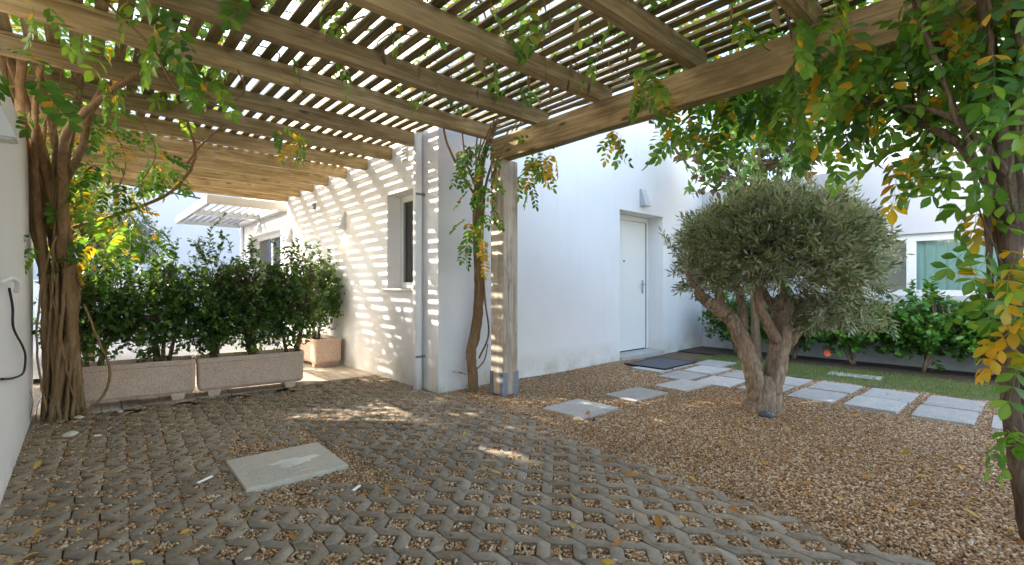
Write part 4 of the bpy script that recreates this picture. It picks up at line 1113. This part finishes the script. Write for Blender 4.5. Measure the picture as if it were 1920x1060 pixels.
v, q, t, a_ = scatter_arrays(OLF, pos, frames(d, nn), g.uniform(0.05, 0.082, len(pos)), ti)
tag(part(link('crown', mesh_np('crown', v, [q, t], M['olive'], a_)), olive), kind='stuff')
tw = []
for p, dr in list(zip(tp, td))[::4]:
    inner = cc + (p-cc)*0.55 + np.array([0, 0, -0.05])
    tw.append(tube_arrays(np.array([inner, (inner+p)/2+g.normal(0, .02, 3), p, p+dr*0.12]), [0.005, 0.004, 0.003, 0.0015], 3, cap=False))
v, f_ = join(tw)
tag(part(link('twigs', mesh_np('twigs', v, f_, M['oliveb'])), olive), kind='stuff')
for px, py in ((1648, 430), (1660, 432), (1675, 415)):
    pass
# uplight at the trunk foot
ul = tag(empty('ground_uplight', tuple(at(1437, 780, 4.06)*np.array([1, 1, 0]))), 'small dark round uplight at the foot of the olive tree', 'garden light')
link('housing', mesh_np('housing', *(lambda P_: (P_[0], [P_[1], P_[2]]))(tube_arrays([(0, 0, -0.02), (0, 0, 0.012), (0, 0, 0.024)], [0.065, 0.065, 0.058], 20)), m_plain('uplight_body', (0.05, 0.065, 0.08), 0.4)), None, ul)
link('lens', mesh_np('lens', *(lambda P_: (P_[0], [P_[1], P_[2]]))(tube_arrays([(0, 0, 0.022), (0, 0, 0.030)], [0.045, 0.043], 20)), m_plain('uplight_glass', (0.10, 0.13, 0.15), 0.1)), None, ul)

# ------------------------------------------------------------------ shrubs in the troughs
RND = leaf_template(0.62, 0.03, 0.10, n=2, blunt=0.8)
def shrub(base, w_, d_, top, label, seed, leaf=(0.035, 0.055), n=2600, mat='shrub', spikes=3, lowest=0.42, group='clipped shrubs growing in the stone troughs', tpl=None, stemmat='oliver', ax=(1, 0), cat='shrub', dens_pow=0.6):
    g = np.random.default_rng(seed)
    base = np.array(base, float)
    t = tag(empty('shrub', tuple(base)), label, cat, group)
    ax = np.array([ax[0], ax[1], 0.0]); bx = np.array([-ax[1], ax[0], 0.0])
    zc = (lowest+top)/2
    H_ = top-base[2]
    tips = []
    for k in range(4):
        a0 = g.uniform(-1, 1); b0 = g.uniform(-.6, .6)
        p = [base+ax*0.1*w_*a0, base+ax*0.22*w_*a0+bx*.2*d_*b0+np.array([0, 0, 0.33*H_]), base+ax*0.38*w_*a0+bx*.35*d_*b0+np.array([0, 0, 0.65*H_]), base+ax*0.42*w_*a0+bx*.3*d_*b0+np.array([0, 0, 0.92*H_])]
        part(tube('stem', p, [0.020, 0.015, 0.010, 0.005], M[stemmat], None, 16, 7, 0.06, 0.004), t)
        tips.append(p)
    P_, D_ = [], []
    nt = n//9
    for k in range(nt):
        u = unit(g.normal(0, 1, 3))*g.uniform(0.15, 1)**dens_pow
        c = np.array([base[0], base[1], zc]) + ax*u[0]*w_/2 + bx*u[1]*d_/2 + np.array([0, 0, u[2]*(top-lowest)/2*1.04])
        if c[2] < lowest: c[2] = lowest+g.uniform(0, .25)
        dr = unit(ax*u[0]*0.6+bx*u[1]*0.6+np.array([0, 0, 0.5])+g.normal(0, .5, 3)); P_.append(c); D_.append(dr)
    for k in range(spikes):
        a0 = g.uniform(-.4, .4); c = np.array([base[0], base[1], top-0.06])+ax*a0*w_+bx*g.uniform(-.2, .2)*d_
        lean = np.array([g.normal(0, .25), g.normal(0, .2), 1.0])
        for q in range(5):
            P_.append(c+lean*0.045*q); D_.append(unit(lean+g.normal(0, .2, 3)))
    pos, d, nn, ti = [], [], [], []
    for p, dr in zip(P_, D_):
        L_ = g.uniform(.08, .16); t0 = g.beta(1.6, 2.6)
        for q in range(9):
            sdv = unit(np.cross(dr, g.normal(0, 1, 3)))
            pos.append(p+dr*L_*q/9); d.append(dr*0.4+sdv+np.array([0, 0, 0.1])); nn.append(np.array([0, 0, 1.0])+g.normal(0, .55, 3)+dr*.4); ti.append(np.clip(t0+g.normal(0, .09), 0, 0.98))
    pos, d, nn, ti = map(np.array, (pos, d, nn, ti))
    v, q, tt, a_ = scatter_arrays(tpl or RND, pos, frames(d, nn), g.uniform(*leaf, len(pos)), ti)
    tag(part(link('crown', mesh_np('crown', v, [q, tt], M[mat], a_)), t), kind='stuff')
    tws = []
    for k in range(0, len(P_), 3):
        s_ = tips[k % 4]; b0 = s_[1 + (k//4) % 3]
        tws.append(tube_arrays(np.array([b0, (b0+P_[k])/2+g.normal(0, .03, 3), P_[k], P_[k]+D_[k]*0.1]), [0.004, 0.003, 0.0025, 0.0015], 3, cap=False))
    v, f_ = join(tws)
    tag(part(link('twigs', mesh_np('twigs', v, f_, M[stemmat])), t), kind='stuff')
    return t
dxp = np.array([math.cos(rzp), math.sin(rzp)])
c1, c2 = np.array([0.37, 5.80]), np.array([1.365, 5.685])
specs = [(c1-dxp*0.30, 0.66, 1.36, 'dark leafy shrub in the trough nearest the vine trunk, left one'), (c1+dxp*0.20, 0.66, 1.34, 'dark leafy shrub in the trough nearest the vine trunk, right one'),
         (c2-dxp*0.36, 0.60, 1.38, 'leafy shrub with tall arching sprigs at the left end of the middle trough'), (c2+dxp*0.02, 0.60, 1.39, 'leafy shrub in the centre of the middle trough'), (c2+dxp*0.40, 0.56, 1.40, 'leafy shrub with a tall spire at the right end of the middle trough')]
for k, (c, w_, top, lab) in enumerate(specs):
    shrub((c[0], c[1], 0.34), w_+0.04, 0.60, top, lab, 60+k, n=4800, lowest=0.38, spikes=[2, 2, 5, 3, 4][k], ax=tuple(dxp))
shrub((2.47, 6.85, 0.34), 0.62, 0.95, 1.46, 'rounded leafy shrub in the end-on trough against the striped wall', 70, n=5200, spikes=4)
# arching sprig above the hedge
# ------------------------------------------------------------------ hibiscus along the garage wall
for k, (y, w_, top, lab) in enumerate([(3.35, 0.8, 0.95, 'leafy bush at the house corner behind the olive trunk'), (2.5, 0.85, 0.9, 'leafy bush behind the olive trunk below the garage window'), (1.75, 0.8, 0.95, 'leafy hibiscus bush with one orange bloom against the garage wall'),
                                       (1.0, 0.85, 1.03, 'tall leafy bush under the curtained garage window'), (0.3, 0.8, 1.0, 'sparse leafy bush behind the right climber'), (-0.5, 0.8, 1.0, 'leafy bush at the far right end of the garage wall')]):
    shrub((8.02, y, 0.0), 0.72, w_+0.25, top-0.06, lab, 80+k, leaf=(0.05, 0.09), n=3900, mat='hib', spikes=3, lowest=0.16, group='bushes along the garage wall', tpl=leaf_template(0.6, 0.05, 0.15, n=2), stemmat='twig', cat='bush', dens_pow=0.8)
fl = tag(empty('hibiscus_flower', tuple(at(1549, 663, 6.55))), 'single orange red flower on the bush against the garage wall', 'flower')
pet = leaf_template(0.85, 0.06, -0.35, n=3, blunt=0.8)
fwd_ = np.array([-0.75, -0.6, 0.25]); fwd_ = unit(fwd_)
s1 = unit(np.cross(fwd_, [0, 0, 1])); s2 = np.cross(s1, fwd_)
for k in range(5):
    a0 = k*2*math.pi/5
    dd = unit(s1*math.cos(a0)+s2*math.sin(a0)+fwd_*0.35)
    v, q, t, a_ = scatter_arrays(pet, np.zeros((1, 3)), frames(dd[None], fwd_[None]), np.array([0.062]), np.array([k/5]))
    link('petal', mesh_np('petal', v, [q, t], M['petal'], a_), None, fl)
link('stamen', mesh_np('stamen', *(lambda P_: (P_[0], [P_[1], P_[2]]))(tube_arrays([(0, 0, 0), tuple(fwd_*0.05)], [0.004, 0.003], 6)), m_plain('stamen_yellow', (0.7, 0.3, 0.05), 0.6)), None, fl)

# ------------------------------------------------------------------ magnolia, background trees
def tree(base, label, seed, crown, n, leaf, mat, tpl, trunk_r, whorl=7, stemmat='oliver', name='tree', droop=0.0, up=0.4, group=None, shell=0.5, trunk_top=None):
    g = np.random.default_rng(seed); base = np.array(base, float)
    t = tag(empty(name, tuple(base)), label, 'tree', group)
    cc = np.array(crown[0]); cr = np.array(crown[1])
    tt = np.array(trunk_top) if trunk_top is not None else cc+np.array([0, 0, -cr[2]*0.3])
    part(tube('trunk', [base+np.array([0, 0, -.05]), base*0.6+tt*0.4+np.array([g.normal(0, .05), g.normal(0, .05), 0]), tt], [trunk_r, trunk_r*.8, trunk_r*.5], M[stemmat], None, 24, 10, 0.08), t)
    P_ = []; D_ = []
    for k in range(n):
        u = unit(g.normal(0, 1, 3))
        lump = 1+0.22*math.sin(u[0]*6+seed)*math.sin(u[1]*5+2)+0.12*math.sin(u[2]*8)
        P_.append(cc+u*cr*g.uniform(0.2, 1)**shell*lump); D_.append(unit(u*0.7+g.normal(0, .45, 3)+np.array([0, 0, up])))
    tws = []
    for k in range(9):
        e = cc+unit(g.normal(0, 1, 3))*cr*0.6
        part(tube('limb', [tt, (tt+e)/2+g.normal(0, .08, 3), e], [trunk_r*.5, trunk_r*.3, trunk_r*.12], M[stemmat], None, 12, 7, 0.05), t)
        near = [q for q in range(k, n, 9)]
        for q in near[::2]:
            tws.append(tube_arrays(np.array([(tt+e)/2*0.5+e*0.5, (e+P_[q])/2+g.normal(0, .04, 3), P_[q]]), [trunk_r*.1, trunk_r*.07, trunk_r*.03], 3, cap=False))
    v, f_ = join(tws); tag(part(link('twigs', mesh_np('twigs', v, f_, M[stemmat])), t), kind='stuff')
    pos, d, nn, ti = [], [], [], []
    for p, dr in zip(P_, D_):
        t0 = g.uniform(0, .7)
        for q in range(whorl):
            sdv = unit(np.cross(dr, g.normal(0, 1, 3)))
            pos.append(p-dr*leaf[1]*0.25*g.uniform(0, 2)); d.append(dr*0.55+sdv+np.array([0, 0, -droop])); nn.append(dr+g.normal(0, .35, 3)); ti.append(min(.98, t0+g.uniform(0, .28)))
    pos, d, nn, ti = map(np.array, (pos, d, nn, ti))
    v, q, t3, a_ = scatter_arrays(tpl, pos, frames(d, nn), g.uniform(*leaf, len(pos)), ti)
    tag(part(link('crown', mesh_np('crown', v, [q, t3], M[mat], a_)), t), kind='stuff')
    return t
MAG = leaf_template(0.42, 0.04, 0.12, n=3, blunt=0.8)
tree((7.36, 2.78, 0), 'broad leaved magnolia behind the olive tree, leaves with brown undersides', 31, ((7.1, 2.75, 3.05), (0.95, 1.15, 0.75)), 260, (0.11, 0.16), 'magn', MAG, 0.06, whorl=8, name='magnolia_tree')
SM = leaf_template(0.35, 0.04, 0.1, n=1)
tree((0.1, 9.6, 0), 'yellow green tree in the sun behind the vine trunk', 32, ((0.0, 9.6, 2.2), (0.62, 0.7, 1.1)), 900, (0.05, 0.08), 'yellowt', SM, 0.06, whorl=9, shell=0.45)
tree((0.92, 15.0, 0), 'grey green tree beyond the hedge against the pale sky', 33, ((0.86, 15.0, 2.3), (0.75, 0.8, 0.85)), 800, (0.05, 0.08), 'grey', SM, 0.07, whorl=9, shell=0.5)
tree((-1.3, 7.6, 0), 'added unseen bushy tree behind the boundary wall end, screening low sky light', 34, ((-1.35, 7.6, 1.35), (0.75, 1.3, 1.1)), 1200, (0.06, 0.1), 'shrub', leaf_template(0.6, 0.05, 0.1, n=1), 0.06, whorl=9, shell=0.4)  # this tree and the next are added out of view to block low sky light
tree((-1.4, 10.2, 0), 'added unseen bushy tree left of the yellow green tree, screening low sky light', 35, ((-1.5, 10.4, 1.5), (0.9, 1.4, 1.3)), 1200, (0.06, 0.1), 'shrub', leaf_template(0.6, 0.05, 0.1, n=1), 0.06, whorl=9, shell=0.4)
# tall trees beyond the boundary wall, out of the picture: they shade the garden
BIG = leaf_template(0.6, 0.05, 0.1, n=1)
for k, (x, y, z, r, n) in enumerate([(-3.6, 5.6, 6.2, 2.1, 1300), (-3.8, 7.9, 7.9, 2.2, 2300)]):
    tree((x, y, 0), ['tall leafy tree beyond the boundary wall, nearer the camera', 'tall leafy tree beyond the boundary wall, further along'][k], 90+k, ((x, y, z), (r, r*0.95, r*0.95)), int(n*0.75), (0.14, 0.22), 'shrub', BIG, 0.16, whorl=8, name='shade_tree', shell=0.5)
tag(tube('overhead_cable', [(-3.0, 14.0, 3.75), (1.1, 14.0, 3.40), (3.0, 14.0, 3.21), (7, 14, 2.9)], [0.02], M['rubber'], None, 30, 5), 'thin dark cable strung across the pale sky behind the hedge', 'cable')

# arching sprigs standing clear of the hedge
g = np.random.default_rng(44)
sp = bpy.data.objects['shrub.002']
for pts_ in ([(1.02, 5.70, 1.48), (0.98, 5.70, 1.60), (1.02, 5.72, 1.72), (1.12, 5.72, 1.84)], [(1.18, 5.70, 1.45), (1.14, 5.70, 1.58), (1.06, 5.70, 1.66)]):
    part(tube('sprig', pts_, [0.003, 0.002], M['oliver'], None, 16, 5), sp)
    p = spline(pts_, 22); d0 = np.gradient(p, axis=0)
    sd_ = np.cross(unit(d0), unit(g.normal(0, 1, p.shape)))
    v, q, t, a_ = scatter_arrays(RND, p, frames(unit(d0)*.5+sd_, g.normal(0, .6, p.shape)+np.array([0, 0, 1])), g.uniform(.04, .06, len(p)), g.uniform(0, .5, len(p)))
    part(link('sprig_leaves', mesh_np('sprig_leaves', v, [q, t], M['shrub'], a_)), sp)

# ------------------------------------------------------------------ grass
n = 26000
gx, gy = rng.uniform(6.46, 7.58, n), rng.uniform(-1.0, 3.45, n)
keep = (rng.random(n) < np.clip(0.35+0.6*np.sin(gy*1.7+gx*2)**2+0.3*(gx > 6.7), 0, 1)) & (gx > 6.46+np.maximum(0, (gy-2.9))*0.5)
gx, gy = gx[keep], gy[keep]; n = len(gx)
BL = (np.array([(0, -0.05, 0), (0, 0.05, 0), (0.6, 0.035, 0.02), (0.6, -0.035, 0.02), (1, 0, -0.03)]), np.array([[0, 1, 2, 3]]), np.array([[3, 2, 4]]))
d = np.c_[rng.normal(0, .6, (n, 2)), np.ones(n)]
v, q, t, a_ = scatter_arrays(BL, np.c_[gx, gy, np.full(n, -0.004)], frames(d, rng.normal(0, 1, (n, 3))), rng.uniform(0.02, 0.042, n), rng.random(n)*0.98)
tag(link('grass', mesh_np('grass', v, [q, t], M['grass'], a_)), 'short dry green grass strip beside the slab path', 'grass', kind='stuff')

# ------------------------------------------------------------------ small things on the ground
h = tag(empty('access_cover', (0.94, 3.105, 0.0), -0.03), 'pale rectangular concrete access cover set in the paving', 'access cover')
cw, cd = (HATCH[1]-HATCH[0])/2-0.006, (HATCH[3]-HATCH[2])/2-0.012
link('cover_slab', MB().box(-cw, cw, -cd, cd, -0.04, 0.018).mesh('cover_slab', M['hatch'], 0.005), None, h)
for k in range(13):
    y = -cd+0.035+k*0.019
    seg0 = -cw+0.05+0.012*math.sin(k*1.3); seg1 = -cw+0.30+0.05*math.sin(k*2.1)
    link('groove_rib', MB().box(seg0, seg1, y, y+0.006, 0.0182, 0.0205).mesh('groove_rib', M['hatch']), None, h)
ang = np.linspace(0, 2*np.pi, 36, endpoint=False)
rr_ = 1+0.18*np.sin(3*ang+1)+0.12*np.sin(5*ang)+0.08*np.sin(9*ang+2)
ring = np.c_[0.04+0.125*rr_*np.cos(ang), -0.01+0.07*rr_*np.sin(ang), np.full(36, 0.0182)]
top_ = np.c_[0.04+0.10*rr_*np.cos(ang), -0.01+0.05*rr_*np.sin(ang), np.full(36, 0.0205)]
i_ = np.arange(36); j_ = (i_+1) % 36
link('mortar_smear', mesh_np('mortar_smear', np.vstack([ring, top_]), [np.stack([i_, j_, j_+36, i_+36], -1), np.arange(36, 72)[None]], m_plain('mortar', (0.66, 0.63, 0.55), 0.9)), None, h)
mt = tag(empty('doormat', (6.04, 3.56, 0.02), 0.02), 'dark grey doormat on the slabs before the front door', 'doormat')
link('mat_body', MB().box(-0.42, 0.42, -0.28, 0.28, 0.0, 0.012).mesh('mat_body', M['mat'], 0.004), None, mt)
rim = MB().box(-0.45, 0.45, -0.31, -0.281, 0, 0.014).box(-0.45, 0.45, 0.281, 0.31, 0, 0.014).box(-0.45, -0.421, -0.281, 0.281, 0, 0.014).box(0.421, 0.45, -0.281, 0.281, 0, 0.014)
link('mat_border', rim.mesh('mat_border', M['rubber']), None, mt)
def stone(p, s, label, seed, mat='whitestone', cat='stone'):
    g = np.random.default_rng(seed)
    bm = bmesh.new(); bmesh.ops.create_icosphere(bm, subdivisions=3, radius=1)
    for v in bm.verts:
        k = 1+0.12*math.sin(v.co.x*3+seed)*math.cos(v.co.y*4)+g.normal(0, .015)
        v.co = Vector((v.co.x*s[0]*k, v.co.y*s[1]*k, v.co.z*s[2]*k))
    me = bpy.data.meshes.new('stone'); bm.to_mesh(me); bm.free(); me.materials.append(M[mat])
    for q in me.polygons: q.use_smooth = True
    o = link('stone', me, None, None, p, (0, 0, g.uniform(0, 3)))
    return tag(o, label, cat)
def gnd(px, py): return at(px, py, CAM_H*FPX/(py-537))
q = gnd(132, 819); stone((q[0], q[1], 0.016), (0.05, 0.04, 0.022), 'rounded cream stone lying on the paving near the vine trunk', 1)
q = gnd(148, 785); stone((q[0], q[1], 0.010), (0.04, 0.03, 0.016), 'small flat pale stone at the vine trunk foot', 2)
q = gnd(183, 819); stone((q[0], q[1], 0.006), (0.025, 0.016, 0.009), 'tiny pale stone on the paving right of the cream stone', 3)
q = gnd(225, 773); stone((q[0], q[1], 0.006), (0.035, 0.022, 0.009), 'tiny flat pale chip on the paving by the first trough', 4)
q = gnd(1200, 790)
for (px, py, L_, lab, mat) in ((384, 902, 0.10, 'short white stick lying on the paving beside the access cover', 'white'), (668, 918, 0.07, 'short white plastic scrap lying in a paving hole', 'white'), (1113, 788, 0.09, 'short black stick lying on the gravel near the first slab', 'rubber')):
    q = gnd(px, py)
    o = MB().prism([(-0.009, 0), (0.009, 0), (0.007, 0.008), (-0.006, 0.009)], 0, -L_/2, L_/2).obj('stick', M[mat], None, 0.002, loc=(q[0], q[1], 0.004), rot=(0, 0, 0.6))
    tag(o, lab, 'stick')
# hose hook and cable on the boundary wall
tag(tube('wall_cable', [(-0.295, 3.86, 1.09), (-0.285, 3.90, 0.98), (-0.285, 3.95, 0.86), (-0.27, 4.30, 0.72), (-0.27, 4.50, 0.63), (-0.27, 4.35, 0.55), (-0.28, 3.9, 0.58), (-0.29, 3.45, 0.64)], [0.006], M['rubber'], None, 60, 8), 'loop of black cable hanging from the boundary wall', 'cable')
tag(tube('wall_hook', [(-0.30, 3.55, 1.12), (-0.27, 3.62, 1.14), (-0.26, 3.78, 1.12), (-0.27, 3.86, 1.07)], [0.011], M['white'], None, 24, 10), 'curved white pipe end on the boundary wall above the cable loop', 'pipe end')

# fallen leaves
FL = [leaf_template(0.45, 0.10, c, n=3, blunt=0.4) for c in (0.35, -0.3, 0.15, 0.6)]
flm = []
for k, tpl in enumerate(FL):
    for tint in (0.05, 0.35, 0.6, 0.9):
        v, q, t = tpl
        flm.append(mesh_np('fallen_leaf', v*np.array([1, 1, 1]), [q, t], M['fallen'], np.full(len(v), tint)))
spots = []
while len(spots) < 150:
    px, py = rnd.uniform(0, 1900), rnd.uniform(700, 1055)
    q = gnd(px, py)
    if q[0] < -0.25 or q[0] > 6.5 or q[1] > 5.4 or (q[1] > 4.1 and q[0] > 2.6): continue
    if rnd.random() > (0.95 if q[0] > edge_x(q[1]) else 0.5): continue
    spots.append((q[0], q[1]))
for (x, y) in spots:
    on = x > edge_x(y)
    s = rnd.uniform(0.04, 0.08)
    ki = rnd.randrange(16); cname = ('golden yellow', 'orange', 'brown', 'pale yellow')[ki % 4]
    o = link('fallen_leaf', flm[ki], None, None, (x, y, rnd.uniform(0.006, 0.012) if on else 0.004), (rnd.gauss(0, .25), rnd.gauss(0, .25)-0.1, rnd.uniform(0, 6.28)), (s, s, s))
    if on: tag(o, 'small %s fallen leaf lying on the brown gravel' % cname, 'leaf', '%s fallen leaves on the gravel' % cname)
    else: tag(o, 'small %s fallen leaf lying on the grid paving' % cname, 'leaf', '%s fallen leaves on the paving' % cname)

n = 2600
lx, ly = rng.uniform(-0.25, 6.4, n), rng.uniform(-0.4, 4.9, n)
fw_ = lx*U[1]+ly*V[1]
on = lx > edge_x(ly)
keep = (fw_ > 1.6) & ~((ly > 4.1) & (lx > 2.5)) & (on | (rng.random(n) < 0.45))
lx, ly, on = lx[keep], ly[keep], on[keep]; n = len(lx)
LT = leaf_template(0.5, 0.15, 0.4, n=1)
v, q, t, a_ = scatter_arrays(LT, np.c_[lx, ly, np.where(on, 0.007, 0.0035)], frames(np.c_[rng.normal(0, 1, (n, 2)), rng.normal(0, .12, n)], np.c_[rng.normal(0, .3, (n, 2)), np.ones(n)]), rng.uniform(0.015, 0.035, n), rng.uniform(0.3, 0.75, n))
tag(link('leaf_litter', mesh_np('leaf_litter', v, [q, t], M['fallen'], a_)), 'fine brown and orange leaf crumbs strewn over gravel and paving', 'leaf litter', kind='stuff')
